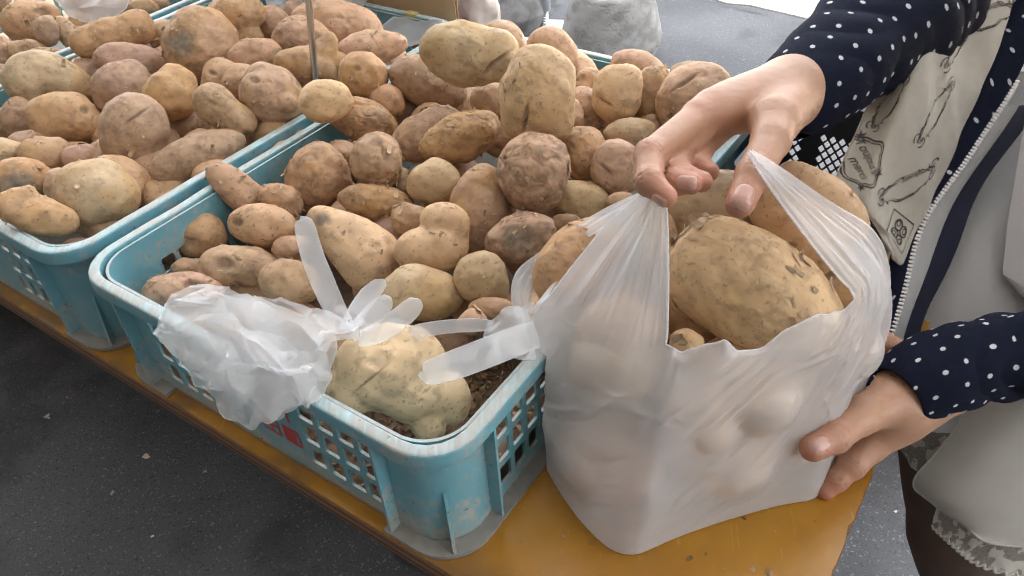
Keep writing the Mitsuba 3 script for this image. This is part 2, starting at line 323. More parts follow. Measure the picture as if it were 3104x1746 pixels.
def table_crumbs():
    rng = np.random.default_rng(31); ms = []; cols = []
    for (x, y) in [(.383, .094), (.392, .085), (.40, .062), (.386, .110), (.415, .055), (.425, .040)] + [(rng.uniform(.37, .54), rng.uniform(.01, .20)) for _ in range(34)]:
        r = rng.uniform(.0006, .0022); s = trimesh.creation.box((2 * r, r * rng.uniform(.5, 1.5), r * .35)); s.vertices += rng.normal(0, r * .3, s.vertices.shape)
        ms.append(moved(s, (x, y, r * .25), rot((0, 0, 1), rng.uniform(0, 6)))); c = np.array([.30, .19, .10]) * rng.uniform(.3, 1.5); cols.append(np.tile(c, (8, 1)))
    put('table_crumbs', cat(ms), 'potato_flake', smooth=False, color=np.vstack(cols)); tag('table_crumbs', 'crumbs of soil and skin on the yellow table in front of the shopping bag', 'crumbs', kind='stuff')
table_crumbs()

# litter on the asphalt under the table
def litter():
    rng = np.random.default_rng(21); ms = []; cols = []
    for i in range(150):
        x, y = rng.uniform(-1.0, .9), rng.uniform(-.1, 1.0); r = min(abs(rng.normal(0, .0020)) + .0008, .0048)
        s = trimesh.creation.box((2 * r, r * rng.uniform(.6, 1.6), r * .5)); s.vertices += rng.normal(0, r * .3, s.vertices.shape)
        ms.append(moved(s, (x, y, GZ + r * .3), rot((0, 0, 1), rng.uniform(0, 6)))); c = np.array([.5, .43, .36]) * rng.uniform(.5, 1.3); cols.append(np.tile(c, (8, 1)))
    put('ground_litter', cat(ms), 'potato_flake', smooth=False, color=np.vstack(cols)); tag('ground_litter', 'pale crumbs scattered over the asphalt under the table', 'litter', kind='stuff')
litter()

# ---------------------------------------------------------------- behind the table
def lathe(prof, n=64):
    prof = np.asarray(prof, float); a = np.arange(n) * 2 * np.pi / n
    v = np.array([[r * np.cos(t), r * np.sin(t), z] for r, z in prof for t in a]); m = len(prof); f = []
    for i in range(m - 1):
        for j in range(n):
            k = (j + 1) % n; f += [(i * n + j, i * n + k, (i + 1) * n + k), (i * n + j, (i + 1) * n + k, (i + 1) * n + j)]
    r = tm(v, f); return r
def weight(x, y, label):
    k = fresh('concrete_weight')
    tag(k, label, 'concrete weight', 'concrete weights on the asphalt by the tent foot')
    prof = [(0.001, 0), (.120, 0), (.132, .004), (.146, .02), (.160, .05), (.168, .075), (.168, .085), (.160, .12), (.148, .17), (.136, .21), (.128, .232), (.118, .240), (.03, .243), (.001, .243)]
    m = lathe(prof); m.vertices = m.vertices + (meshkit.fbm(m.vertices * 30, 3)[:, None] - .5) * .006 * np.array([1, 1, .3]); m.vertices[:, 2] = np.maximum(m.vertices[:, 2], 0)
    put(k + '__body', moved(m, (x, y, GZ)), 'concrete', smooth=40)
    a = np.linspace(0, np.pi, 14); put(k + '__lifting_loop', tube(np.c_[x + .05 * np.cos(a), np.full(14, y), GZ + .235 + .06 * np.sin(a)], .006), 'painted_steel', smooth=True)
weight(-.661, 2.109, 'round concrete weight with a sloping waist, right of the tent pole')
weight(-1.135, 2.167, 'concrete weight left of the tent pole, half behind the cream bag')

# tent foot: square plate, threaded spindle, sleeve and side pin; the added awning hangs clear of its pole
def tent_foot(x, y, yaw):
    k = fresh('tent_pole'); tag(k, 'grey steel tent pole standing on a square foot plate between two concrete weights', 'tent pole')
    R3 = rot((0, 0, 1), yaw)
    pl = extrude(rrect(-.105, .105, -.105, .105, .008).difference(Point(.085, .085).buffer(.007)).difference(Point(-.085, .085).buffer(.007)).difference(Point(.085, -.085).buffer(.007)).difference(Point(-.085, -.085).buffer(.007)), .001, .008)
    put(k + '__foot_plate', moved(pl, (x, y, GZ), R3), 'painted_steel', smooth=False)
    zz = np.linspace(.008, .10, 60); put(k + '__spindle', tube(np.c_[np.full(60, x), np.full(60, y), GZ + zz], .017 + .0016 * np.sin(np.arange(60) * 1.7), 16), 'steel', smooth=60)
    put(k + '__sleeve', cat([moved(trimesh.creation.cylinder(.027, .10, sections=24), (x, y, GZ + .135)), moved(trimesh.creation.cylinder(.033, .02, sections=24), (x, y, GZ + .19))]), 'painted_steel', smooth=40)
    d = R3 @ np.array([1, .25, 0]); c = np.array([x, y, GZ + .13]); put(k + '__side_pin', tube([c - d * .12, c - d * .04, c + d * .04, c + d * .10], .010, 14), 'painted_steel', smooth=60)
    put(k + '__pole', moved(trimesh.creation.cylinder(.024, 2.2, sections=24), (x, y, GZ + 1.3)), 'painted_steel', smooth=40)
tent_foot(-.982, 2.191, .35)
put('added_shade_awning', tm([(-6, -1.595, 1.78), (2.2, -1.595, 1.78), (2.2, .75, 1.68), (-6, .75, 1.68)], [(0, 1, 2), (0, 2, 3)]), 'added_awning_fabric', smooth=False)  # added out-of-view awning, blocks the sky above the table
tag('added_shade_awning', 'added unseen grey awning over the stall, keeping overhead sky light off it', 'awning')

# ---------------------------------------------------------------- potatoes
TONE = {'w': (0.68, 0.5, 0.29), 'g': (0.475, 0.345, 0.204), 'y': (0.551, 0.365, 0.22), 't': (0.524, 0.334, 0.204), 'o': (0.485, 0.283, 0.143), 'b': (0.446, 0.277, 0.171), 'd': (0.414, 0.263, 0.177), 'p': (0.524, 0.329, 0.215)}
ICO = {s: trimesh.creation.icosphere(s) for s in (3, 4, 5)}
def ell(p, E):
    """smooth union of ellipsoids (rows x, y, z, a, b, c, angle) at the local points p"""
    out = None; k = .36 * E[:, 3:6].min()
    for (x, y, z, a, b, c, an) in E:
        q = p - np.array([x, y, z]); co, si = math.cos(an), math.sin(an)
        l = np.stack([(q[..., 0] * co + q[..., 1] * si) / a, (-q[..., 0] * si + q[..., 1] * co) / b, q[..., 2] / c], -1)
        d = (np.linalg.norm(l, axis=-1) - 1) * min(a, b, c)
        if out is None: out = d
        else:
            h = np.clip(.5 + .5 * (d - out) / k, 0, 1); out = d * (1 - h) + out * h - k * h * (1 - h)
    return out
def potato_mesh(E, cork, seed, tone, feats=(), sub=4):
    rng = np.random.default_rng(seed); E = np.array(E, float)
    I = ICO[sub]; D = I.vertices; R0 = E[0, 3:6]; rm = E[:, 3:6].max() + np.linalg.norm(E[:, :3], axis=1).max() + .005
    D = D / R0; D = D / np.linalg.norm(D, axis=1, keepdims=True); co, si = math.cos(E[0, 6]), math.sin(E[0, 6])
    D = (I.vertices * R0); D = np.c_[D[:, 0] * co - D[:, 1] * si, D[:, 0] * si + D[:, 1] * co, D[:, 2]]; D /= np.linalg.norm(D, axis=1, keepdims=True)
    rs = np.linspace(rm, 0, 34); hit = np.zeros(len(D)); done = np.zeros(len(D), bool)
    val = ell(D[:, None] * rs[None, :, None], E) < 0
    j = np.argmax(val, 1); j = np.maximum(j, 1); hi, lo = rs[j - 1], rs[j]
    for _ in range(9):
        mid = (hi + lo) / 2; ins = ell(D * mid[:, None], E) < 0; lo = np.where(ins, mid, lo); hi = np.where(ins, hi, mid)
    V = D * ((lo + hi) / 2)[:, None]; rr = R0.min()
    off = rng.uniform(-50, 50, 3)
    lowf = meshkit.fbm(V / rr * .9 + off, 2) - .5
    midf = meshkit.fbm(V / .011 + off, 3) - .5
    nr = D
    V = V + nr * (lowf * .25 * rr + midf * (.0024 + .0026 * cork))[:, None]
    if cork > .75:
        ck = np.abs(meshkit.noise(V / .0075 + off) - .5); V = V - nr * (np.clip(.09 - ck, 0, 1) * .012 * cork * np.clip(meshkit.fbm(V / .02 - off, 2) * 3 - .9, 0, 1))[:, None]
    # eyes: shallow dimples with a dark bottom
    dark = np.zeros(len(V)); ne = rng.integers(2, 6)
    for e in range(ne):
        c = V[rng.integers(len(V))]; r = rng.uniform(.10, .22) * rr; d = np.linalg.norm((V - c) * np.array([1, 1, 1]), axis=1)
        w = np.exp(-(d / r) ** 2); V = V - nr * (w * r * rng.uniform(.10, .28))[:, None]; dark = np.maximum(dark, np.exp(-(d / (r * .5)) ** 2) * rng.uniform(.1, .55))
    pit = np.zeros(len(V)); scab = np.zeros(len(V))
    for (kind, fx, fy, fr, fe, fa) in feats:   # features on the side that was photographed, at local (x, y)
        front = V[:, 2] < 0; q = V[:, :2] - np.array([fx, fy]); co, si = math.cos(fa), math.sin(fa)
        q = np.c_[q[:, 0] * co + q[:, 1] * si, (-q[:, 0] * si + q[:, 1] * co) / fe]
        d = np.hypot(q[:, 0], q[:, 1]) / fr + 9 * (~front)
        d = d + (meshkit.noise(V / .004 + off) - .5) * (.5 if kind != 'slit' else .15)
        w = 1 / (1 + np.exp(np.clip((d - 1) * 7, -50, 50)))
        if kind == 'pit': V = V - nr * (w * fr * .36)[:, None]; pit = np.maximum(pit, w * .62 * (.5 + meshkit.noise(V / .0035 + off)))
        elif kind == 'slit': V = V - nr * (w * fr * fe * 1.0)[:, None]; pit = np.maximum(pit, w * .75)
        elif kind == 'scab': V = V - nr * (w * .0012)[:, None]; scab = np.maximum(scab, w)
        elif kind == 'flat': V = V - nr * (w * .0025)[:, None]; scab = np.maximum(scab, w * .45)
    base = np.array(TONE[tone]) * rng.uniform(.9, 1.1) * np.array([1, rng.uniform(.96, 1.03), rng.uniform(.9, 1.08)])
    n1 = meshkit.fbm(V / .016 + off, 3); n2 = meshkit.fbm(V / .0045 + off, 3); n3 = meshkit.fbm(V / .03 - off, 2)
    col = base * (.70 + .60 * n1)[:, None] * (.90 + .2 * n2)[:, None]
    yel = np.clip((n3 - .52) * 5, 0, 1) * (.55 if tone in 'obg' else .25); col = col * (1 - yel[:, None]) + yel[:, None] * np.array([.41, .24, .085])
    dust = np.clip((n1 * .55 + n2 * .45 - .43) * 5.5, 0, 1) * min(.75, .22 + .5 * cork) * (.35 if tone in 'gyw' else 1)
    col = col * (1 - dust[:, None]) + dust[:, None] * np.array([.27, .185, .12]) * (.8 + .5 * n2)[:, None]
    dirt = np.clip((meshkit.fbm(V / .009 + 2 * off, 3) - .53) * 7, 0, 1) * (.06 + .5 * min(cork, 1)); col = col * (1 - dirt[:, None]) + dirt[:, None] * np.array([.15, .09, .05])
    pale = np.clip((meshkit.fbm(V / .0035 - off, 2) - .62) * 6, 0, 1) * .35 * min(1, cork + .2); col = col * (1 - pale[:, None]) + pale[:, None] * np.array([.46, .33, .21])
    col = col * (1 - .62 * np.maximum(dark, 0))[:, None]
    col = col * (1 - pit[:, None]) + pit[:, None] * np.array([.10, .06, .035]) * (.6 + .8 * n2)[:, None]
    col = col * (1 - scab[:, None]) + scab[:, None] * np.array([.22, .17, .125]) * (.5 + 1.0 * n2)[:, None]
    return V, I.faces, np.clip(col, .01, .9), nr
def flakes(V, F, seed, n, base=(.42, .29, .17), big=1.0):
    """small curled scraps of skin lying on the surface V, F"""
    rng = np.random.default_rng(seed + 999); vs, fs, cs = [], [], []; o = 0
    m = tm(V, F); fn = m.face_normals
    pick = rng.integers(len(F), size=n); clusters = V[rng.integers(len(V), size=max(2, n // 7))]
    cen = m.triangles_center
    for q in range(n):
        if rng.random() < .65:
            c = clusters[rng.integers(len(clusters))] + rng.normal(0, .005, 3); i = np.argmin(((cen - c) ** 2).sum(1))
        else: i = pick[q]
        nn = fn[i]; a = np.cross(nn, rng.normal(size=3)); a /= np.linalg.norm(a); b = np.cross(nn, a)
        L = rng.uniform(.0008, .0026) * big * (2.0 if rng.random() < .12 else 1); W_ = L * rng.uniform(.25, .8); curl = rng.uniform(.15, .8)
        us = np.linspace(-1, 1, 4)
        for u in us:
            for w in (-1, 1):
                h = .0003 + curl * L * (max(0, u) ** 2) + .1 * L * rng.random()
                vs.append(cen[i] + a * u * L + b * w * W_ * rng.uniform(.5, 1.1) * (1 - .3 * abs(u)) + nn * h)
        for s in range(3): fs += [(o + 2 * s, o + 2 * s + 2, o + 2 * s + 3), (o + 2 * s, o + 2 * s + 3, o + 2 * s + 1)]
        c = np.array(base) * rng.uniform(.45, 1.25); cs += [c] * 8; o += 8
    return vs, fs, cs
def potato(pos, rv, E, tone, cork, seed, label, feats=(), group=None, nfl=None, key='potato', big=1.0):
    k = fresh(key); size = np.array(E)[:, 3:6].max()
    if group and 'bag' in group: BAGPOT.append((np.array(pos), np.array(rv, float), np.array(E, float)))
    V, F, col, nr = potato_mesh(E, cork, seed, tone, feats, 5 if size > .029 and nfl != 0 else 4)
    a = np.linalg.norm(rv); Rm = rot(rv, a) if a > 1e-9 else np.eye(3)
    Vw = V @ Rm.T + np.array(pos)
    scene[k] = mikit.ply(tm(Vw, F), 'potato_skin', smooth=True, color=col)
    tag(k, label, 'potato', group or 'potatoes heaped in the blue crates')
    n = int(8 + 52 * cork * (size / .025)) if nfl is None else nfl
    if n:
        vs, fs, cs = flakes(Vw, F, seed, n, big=big)
        scene[k + '__skin_flakes'] = mikit.ply(tm(vs, fs), 'potato_flake', smooth=False, color=np.array(cs)); stuffpart(k + '__skin_flakes')
BAGPOT = []
POT = [
 ((-.5517,.2882,.0959),(-1.7777,-.8838,.948),((0,0,0,.0334,.0286,.0258,0),(.0196,-.0107,.0018,.0191,.0162,.0146,0)),'o',.3,'big rounded orange brown potato with a dark pit, at the far left crate',(('pit',.0196,-.0134,.0089,.7,0),),None,None),
 ((-.4697,.2695,.107),(-1.7923,-.8753,.9338),((0,0,0,.0144,.019,.013,0),),'d',.3,'small grey knob potato leaning against the big pitted potato',(),None,None),
 ((-.4699,.2926,.0958),(-1.8007,-.8639,.9158),((0,0,0,.0203,.0125,.0113,1.1345),),'y',.3,'narrow pale potato standing just right of the small grey knob potato',(),None,None),
 ((-.4746,.2398,.0916),(-1.8094,-.891,.9552),((0,0,0,.023,.0126,.0113,0),),'b',.3,'small round potato with a dark hole in its top, in far left crate',(('pit',-.0034,-.0025,.0067,.7,0),),None,None),
 ((-.501,.2241,.0901),(-1.8045,-.9041,.9759),((0,0,0,.0135,.0189,.0121,0),),'p',.3,'reddish tan potato cut by the left picture edge, below the big pitted one',(),None,None),
 ((-.479,.203,.0794),(-1.825,-.9096,.9826),((0,0,0,.0106,.0089,.008,0),),'p',.3,'reddish potato sliver at the left edge, lowest in the far left crate',(),None,None),
 ((-.4248,.2402,.0915),(-1.8254,-.8798,.9361),((0,0,0,.0245,.0131,.0118,.1745),),'b',.8,'flaky brown potato tucked behind the pale wedge shaped potato',(),None,None),
 ((-.4258,.377,.1066),(-1.7945,-.811,.8413),((0,0,0,.0198,.0113,.0102,0),),'b',.3,'brown potato beside the far rim to the right of the clear bag',(),None,None),
 ((-.4242,.401,.1032),(-1.7956,-.799,.8245),((0,0,0,.0134,.0086,.0078,0),),'d',.3,'dusty potato touching the far blue rim at the top of the picture',(),None,None),
 ((-.4581,.3728,.1035),(-1.7888,-.8217,.8574),((0,0,0,.0134,.0115,.0103,0),),'o',.3,'dark orange potato peeping out right of the clear bag',(),None,None),
 ((-.4958,.3266,.0913),(-1.794,-.8534,.9015),((0,0,0,.0172,.0134,.012,0),),'b',.3,'shaded brown potato under the clear bag at the far left',(),None,None),
 ((-.6521,.31,.0979),(-1.7482,-.8933,.965),((0,0,0,.0121,.0121,.0109,0),),'d',.3,'dark potato in the top left corner of the picture',(),None,None),
 ((-.548,.3827,.0887),(-1.7773,-.8391,.884),((0,0,0,.0343,.0162,.0145,0),),'o',.3,'brown potato seen through the clear bag at the top left',(),None,None),
 ((-.3063,.1819,.1194),(-1.8464,-.8831,.9384),((0,0,0,.0412,.0233,.021,.384),(-.0247,.0044,0,.0233,.0233,.021,0),(-.0218,.0218,.0015,.0163,.0171,.0147,0),(.0349,.0131,0,.0117,.0117,.0105,0)),'g',.05,'large pale wedge shaped potato lying over the left rim of middle crate',(),None,None),
 ((-.2376,.1488,.1035),(-1.9005,-.8839,.9316),((0,0,0,.0355,.0244,.022,.2618),(-.0166,.0014,0,.0192,.0207,.0173,0),(.0083,-.0124,.0028,.0163,.0133,.012,0),(.0276,.0166,0,.0118,.0118,.0106,0)),'o',.3,'plump tan potato with a side dimple, below the pale wedge shaped potato',(('pit',.0166,-.0083,.0041,1,0),),None,None),
 ((-.3044,.261,.1351),(-1.8173,-.8376,.8746),((0,0,0,.039,.0195,.0175,-.2094),(-.0273,.0076,0,.0162,.0162,.0146,0),(.0258,-.0091,0,.0203,.0192,.0172,0)),'o',.5,'long smooth orange tan potato lying across the left rim of middle crate',(),None,None),
 ((-.262,.2517,.1176),(-1.853,-.8309,.8573),((0,0,0,.04,.0192,.0173,.1396),(-.0164,.0015,0,.0208,.0184,.0165,0)),'d',.3,'dusty potato lying right under the long orange tan potato',(),None,None),
 ((-.225,.2095,.1122),(-1.8817,-.8446,.872),((0,0,0,.0298,.0275,.0247,0),(.0086,-.0157,0,.0153,.0137,.0124,0),(-.01,.0143,0,.0168,.0168,.0151,0)),'d',.3,'dusty pear shaped potato left of the round potato with a lifted flap',(),None,None),
 ((-.1382,.2081,.1256),(-1.9033,-.8172,.8242),((0,0,0,.0256,.0241,.0217,0),(.0094,-.0148,.0034,.0187,.0158,.0142,.3491)),'o',.4,'round orange potato with a lifted flap of skin, middle crate',(),None,None),
 ((-.1318,.1592,.1178),(-1.9293,-.8465,.8645),((0,0,0,.0312,.0298,.0268,.1745),(.0078,.0311,.0013,.0208,.0222,.0187,0),(-.0091,.0129,0,.0222,.0263,.0199,0)),'d',.4,'big grey brown creased potato in the middle of the middle crate',(('slit',.0026,-.0091,.0129,.08,-.6109),),None,None),
 ((-.1942,.2953,.1314),(-1.855,-.7828,.7862),((0,0,0,.0386,.0417,.0347,.2618),(-.0088,.0074,0,.0307,.0307,.0276,0)),'b',.4,'huge brown potato with a round grey scar, back of middle crate',(('scab',-.0199,-.0029,.0125,1,0),),None,None),
 ((-.195,.3549,.1463),(-1.8287,-.7469,.744),((0,0,0,.0276,.0203,.0183,0),(.0046,.0243,-.003,.0187,.013,.0117,.0873),(-.0091,.0015,0,.0187,.0179,.0161,0)),'o',.6,'wrinkled potato with a small round growth beneath it, top of middle crate',(),None,None),
 ((-.2908,.3144,.1181),(-1.8321,-.8044,.8233),((0,0,0,.0186,.0178,.016,0),),'d',.3,'small dusty potato between the long orange potato and the scarred huge one',(),None,None),
 ((-.3102,.2215,.1068),(-1.8521,-.8618,.9042),((0,0,0,.0178,.0146,.0131,-.1745),),'d',.3,'dusty potato half hidden behind the tip of the pale wedge potato',(),None,None),
 ((-.0627,.2117,.1252),(-1.9376,-.7867,.7667),((0,0,0,.0276,.0172,.0155,.6632),(-.009,-.0077,0,.0186,.0172,.0155,0),(.0122,.0077,0,.0163,.0154,.0139,0)),'b',.5,'peanut shaped tan potato with small pits, middle crate',(('pit',-.0097,-.0077,.0039,.5,.3491),),None,None),
 ((-.1358,.2697,.1144),(-1.902,-.7783,.7654),((0,0,0,.0243,.0228,.0205,0),),'b',.3,'brown potato behind the peanut shaped one',(('pit',-.0106,-.0085,.0043,.5,.3491),),None,None),
 ((-.0481,.2584,.124),(-1.9314,-.7499,.7123),((0,0,0,.0305,.0277,.0249,.2618),(.0146,.006,-.0199,.0102,.0094,.0084,0),(-.008,-.0199,0,.0135,.0114,.0102,0)),'b',.5,'big knobbly potato with a nose like bump, near the gap between crates',(('pit',-.0146,-.0146,.0046,.6,0),),None,None),
 ((-.0995,.2651,.1231),(-1.9084,-.7667,.7459),((0,0,0,.0199,.0191,.0172,0),),'b',.3,'brown potato half hidden left of the nose bumped potato',(),None,None),
 ((-.1419,.2174,.0887),(-1.9424,-.8138,.8081),((0,0,0,.0202,.0187,.0168,0),),'b',.3,'dark shaded potato under the round flap skinned potato',(),None,None),
 ((-.0592,.1692,.101),(-1.9838,-.8149,.7973),((0,0,0,.0447,.0203,.0183,-.384),),'d',.6,'long dusty potato lying along the right rim of middle crate',(),None,None),
 ((-.2001,.0994,.0979),(-1.9384,-.903,.9585),((0,0,0,.0231,.0165,.0148,.1745),(.0118,-.0013,0,.0112,.014,.0101,0)),'b',.3,'blunt tan potato behind the scabbed potato at the left',(),None,None),
 ((-.2416,.1052,.0969),(-1.918,-.9101,.9736),((0,0,0,.0187,.0108,.0097,0),),'d',.3,'thin slice of potato behind the blunt tan one at left',(),None,None),
 ((-.1691,.1191,.0922),(-1.9551,-.8823,.9196),((0,0,0,.021,.0133,.012,.0873),),'d',.3,'small grey potato with a hollow top, left of the grey creased one',(),None,None),
 ((-.2329,.0809,.098),(-1.9275,-.922,.9937),((0,0,0,.0176,.0154,.0139,0),),'g',.3,'smooth pale green potato cut off by the left picture edge',(),None,None),
 ((-.1735,.0611,.0984),(-1.9643,-.919,.9843),((0,0,0,.0253,.021,.0189,0),),'o',.6,'potato with a large dark scab, front left of middle crate',(('scab',-.0025,.0025,.0137,.75,0),),None,None),
 ((-.1376,.0747,.0947),(-1.9841,-.9009,.948),((0,0,0,.0126,.0185,.0113,0),),'y',.3,'pale smooth potato squeezed between the scabbed and the big green potato',(),None,None),
 ((-.0844,.0799,.1017),(-2.0035,-.8824,.9104),((0,0,0,.0342,.0301,.0271,.1396),),'g',.05,'big smooth greenish potato at the front corner of middle crate',(),None,None),
 ((-.1062,.1159,.0867),(-1.9964,-.8654,.8811),((0,0,0,.0311,.0223,.0201,.6632),),'t',.15,'tan potato hidden behind the big greenish one at front corner',(),None,None),
 ((-.0835,.0307,.1081),(-2.0164,-.9146,.9692),((0,0,0,.0272,.0163,.0147,.2443),(-.017,-.017,.0006,.0143,.0082,.0074,-.2618),(-.0204,-.0068,.0006,.0121,.0121,.0109,0)),'o',.6,'twisted potato with a rolled head at the front rim of middle crate',(),None,None),
 ((-.2984,.1289,.0973),(-1.8861,-.9102,.9775),((0,0,0,.0159,.022,.0143,0),),'b',.3,'small brown potato beneath the pale wedge potato, beside the left inner wall',(),None,None),
 ((-.1287,.3115,.1291),(-1.8788,-.7488,.73),((0,0,0,.0285,.017,.0153,-.1745),),'b',.3,'brown potato lying under the wrinkled potato with the growth',(),None,None),
 ((-.1102,.3604,.133),(-1.8709,-.7115,.6803),((0,0,0,.0307,.0244,.022,0),),'d',.6,'dusty round potato behind the metal rod, dark cap on top',(),None,None),
 ((-.0514,.315,.132),(-1.9049,-.7139,.6699),((0,0,0,.0281,.0185,.0166,.2094),(.0207,-.0221,0,.0092,.0118,.0082,0),(.0297,-.0041,.0028,.014,.0096,.0086,.2618),(.0124,-.0124,0,.0148,.0133,.012,0),(-.0207,-.0014,0,.014,.0148,.0126,0)),'b',.3,'forked potato with knobs pointing right, behind the metal rod',(),None,None),
 ((-.1087,.4128,.1287),(-1.865,-.6813,.6412),((0,0,0,.0492,.0254,.0229,.1745),(.023,.0031,0,.0246,.0221,.0199,0)),'t',.25,'large smooth tan potato at the back corner of middle crate',(),None,None),
 ((-.0195,.3741,.135),(-1.8982,-.6622,.5997),((0,0,0,.0371,.0166,.015,-.1396),),'t',.4,'sprouting tan potato lying against the back right corner of middle crate',(),None,None),
 ((-.1855,.3881,.1253),(-1.8479,-.7267,.7098),((0,0,0,.0193,.021,.0174,0),),'b',.5,'shaded brown potato behind the wrinkled potato with the growth',(),None,None),
 ((.022,.3153,.137),(-1.929,-.6782,.6077),((0,0,0,.0223,.0228,.02,0),(.0105,.0013,.0026,.0134,.0155,.0121,0)),'o',.3,'rounded potato perched on the gap between crates, with sunken eyes',(('pit',-.0046,-.0066,.0034,.8,0),('pit',-.0066,.0066,.0026,.8,0),),None,None),
 ((.0488,.3156,.1153),(-1.965,-.6688,.5755),((0,0,0,.0177,.0172,.0155,0),),'o',.3,'small round orange potato below the one perched on the gap',(),None,None),
 ((.0376,.2504,.1426),(-1.9509,-.7135,.6494),((0,0,0,.024,.0191,.0172,-.1745),),'y',.05,'smooth clean egg shaped potato lying on the rims beside the rod',(),None,2),
 ((.0485,.2806,.1124),(-1.9813,-.6925,.603),((0,0,0,.0355,.02,.018,.384),),'o',.9,'elongated flaky potato with a row of bumps, right of the smooth egg shaped one',(),None,None),
 ((.0685,.3549,.1229),(-1.9507,-.632,.5292),((0,0,0,.0401,.0236,.0213,.3491),),'d',.5,'dark shaded potato below the huge pale one at the back',(),None,None),
 ((.1339,.3373,.1733),(-1.9243,-.5923,.4882),((0,0,0,.0389,.0266,.0239,.1745),(-.0206,-.0049,0,.0208,.0195,.0175,0),(.0279,0,0,.0214,.0208,.0187,0),(-.0073,.0109,-.0036,.026,.0156,.014,.0873)),'g',.1,'huge pale potato with a cracked end, resting at the back rim of right crate',(('slit',.0273,.0073,.0158,.12,-.6981),('flat',.0303,.0115,.0103,.8,-.3491),),None,None),
 ((.1147,.2945,.1085),(-2.0103,-.6498,.5206),((0,0,0,.0369,.0221,.0199,-.4887),),'b',.5,'long brown potato beneath the flaky orange tinged one, right crate',(),None,None),
 ((.1639,.2837,.1252),(-2.0183,-.6251,.4769),((0,0,0,.0355,.0216,.0194,-.3491),(-.0214,.0083,0,.014,.0133,.012,0)),'o',.8,'thick flaky potato with an orange tinged end, centre of right crate',(),None,None),
 ((-.0053,.2585,.09),(-1.9906,-.7353,.6652),((0,0,0,.0178,.0088,.0079,0),),'t',.3,'small flat potato lying against the left rim of right crate',(),None,None),
 ((.0009,.2192,.085),(-2.0148,-.7589,.6928),((0,0,0,.0159,.02,.0143,0),(0,.0077,0,.0117,.0124,.0106,0)),'p',.3,'pale pinkish potato touching the left inner wall of right crate',(),None,None),
 ((.0654,.2007,.1014),(-2.0371,-.7412,.6531),((0,0,0,.0276,.027,.0243,-.4363),(.0132,.0072,-.0024,.0154,.0154,.0139,0),(-.0108,.0072,0,.018,.0193,.0162,0)),'o',.9,'big potato with flaky skin scraps beside the round corky one',(),None,None),
 ((.057,.2371,.1008),(-2.0169,-.7198,.6278),((0,0,0,.0147,.0133,.012,0),),'t',.3,'tan potato peeping out behind the big flaky one',(),None,None),
 ((.1184,.2227,.1193),(-2.0327,-.696,.5809),((0,0,0,.0227,.0243,.0204,0),),'p',1.3,'round cauliflower like corky potato with cracked skin',(),None,None),
 ((.1694,.2351,.1065),(-2.0692,-.6618,.5025),((0,0,0,.0228,.0197,.0177,0),),'g',.1,'wet looking olive green round potato in the centre hollow',(),None,None),
 ((.2253,.224,.1024),(-2.1109,-.639,.4337),((0,0,0,.0253,.0388,.0228,.0873),(-.0066,.0121,0,.0177,.0235,.0159,0)),'b',.4,'tall brown potato standing in the middle of right crate',(),None,None),
 ((.1351,.1987,.097),(-2.0827,-.7091,.5744),((0,0,0,.0314,.0154,.0138,.1396),),'o',.7,'lumpy tan potato under the round corky one',(),None,None),
 ((.1307,.2352,.0934),(-2.0647,-.6857,.5453),((0,0,0,.0096,.0141,.0086,0),),'b',.3,'narrow brown potato wedged right of the round corky one',(),None,None),
 ((.1749,.1936,.0952),(-2.111,-.6924,.5275),((0,0,0,.0161,.0149,.0134,0),),'b',.5,'dull potato behind the curled kidney shaped one',(),None,None),
 ((.2279,.169,.1037),(-2.1489,-.68,.4788),((0,0,0,.0194,.0178,.016,.3491),(-.0166,.0021,-.001,.0189,.0167,.015,-.1745),(.0031,-.0208,.001,.0189,.0139,.0125,.1745),(.0104,-.0093,.001,.0111,.02,.01,0)),'y',.1,'pale curled kidney shaped potato with two lobes, centre of right crate',(),None,None),
 ((.1672,.1406,.0991),(-2.1357,-.7365,.5922),((0,0,0,.0233,.0273,.0209,-.6109),(-.0265,-.0223,.0011,.0131,.0108,.0097,0),(-.0127,-.0106,0,.0187,.0187,.0169,0),(.0096,.0085,0,.0238,.0244,.0215,0),(.0202,.0053,-.0021,.0114,.017,.0102,0)),'y',.15,'large pear shaped pale potato behind the upright plastic finger',(('pit',.0138,-.0021,.0037,.6,0),('scab',-.0271,-.0218,.0064,.7,0),),None,None),
 ((.069,.1294,.093),(-2.0865,-.7918,.7188),((0,0,0,.0273,.0176,.0158,.1396),(.0147,.0023,0,.0115,.0133,.0104,0)),'t',.4,'oval tan potato with a sunken eye on its left, front of right crate',(('pit',-.0193,-.0023,.0045,.8,0),),None,None),
 ((.0595,.1601,.0971),(-2.0591,-.7734,.698),((0,0,0,.0194,.0128,.0115,.384),),'o',.7,'small potato with a split skin behind the oval tan one',(),None,None),
 ((.019,.148,.1026),(-2.0338,-.7989,.7528),((0,0,0,.0284,.0158,.0142,.733),(.0106,.0094,0,.0139,.0139,.0125,0)),'p',.25,'pink tinged potato standing at the left rim of right crate',(),None,None),
 ((.0114,.1067,.075),(-2.0854,-.8312,.7924),((0,0,0,.0216,.0201,.0181,.1745),),'o',.2,'round potato with a pale scuff, by the left inner wall of right crate',(('flat',-.0123,.0065,.0059,.8,0),),None,None),
 ((.0968,.1292,.0796),(-2.1219,-.7807,.6822),((0,0,0,.0151,.0114,.0103,-.1745),),'t',.3,'small tan potato wedged left of the upright plastic finger',(),None,None),
 ((.0769,.0941,.0763),(-2.1344,-.8146,.7416),((0,0,0,.0326,.0178,.016,.0524),(-.0155,.0011,0,.0166,.016,.0144,0)),'t',.4,'wide tan potato with a dark sunken eye above the crumpled plastic',(('pit',-.0133,-.0022,.0069,.7,.2618),),None,None),
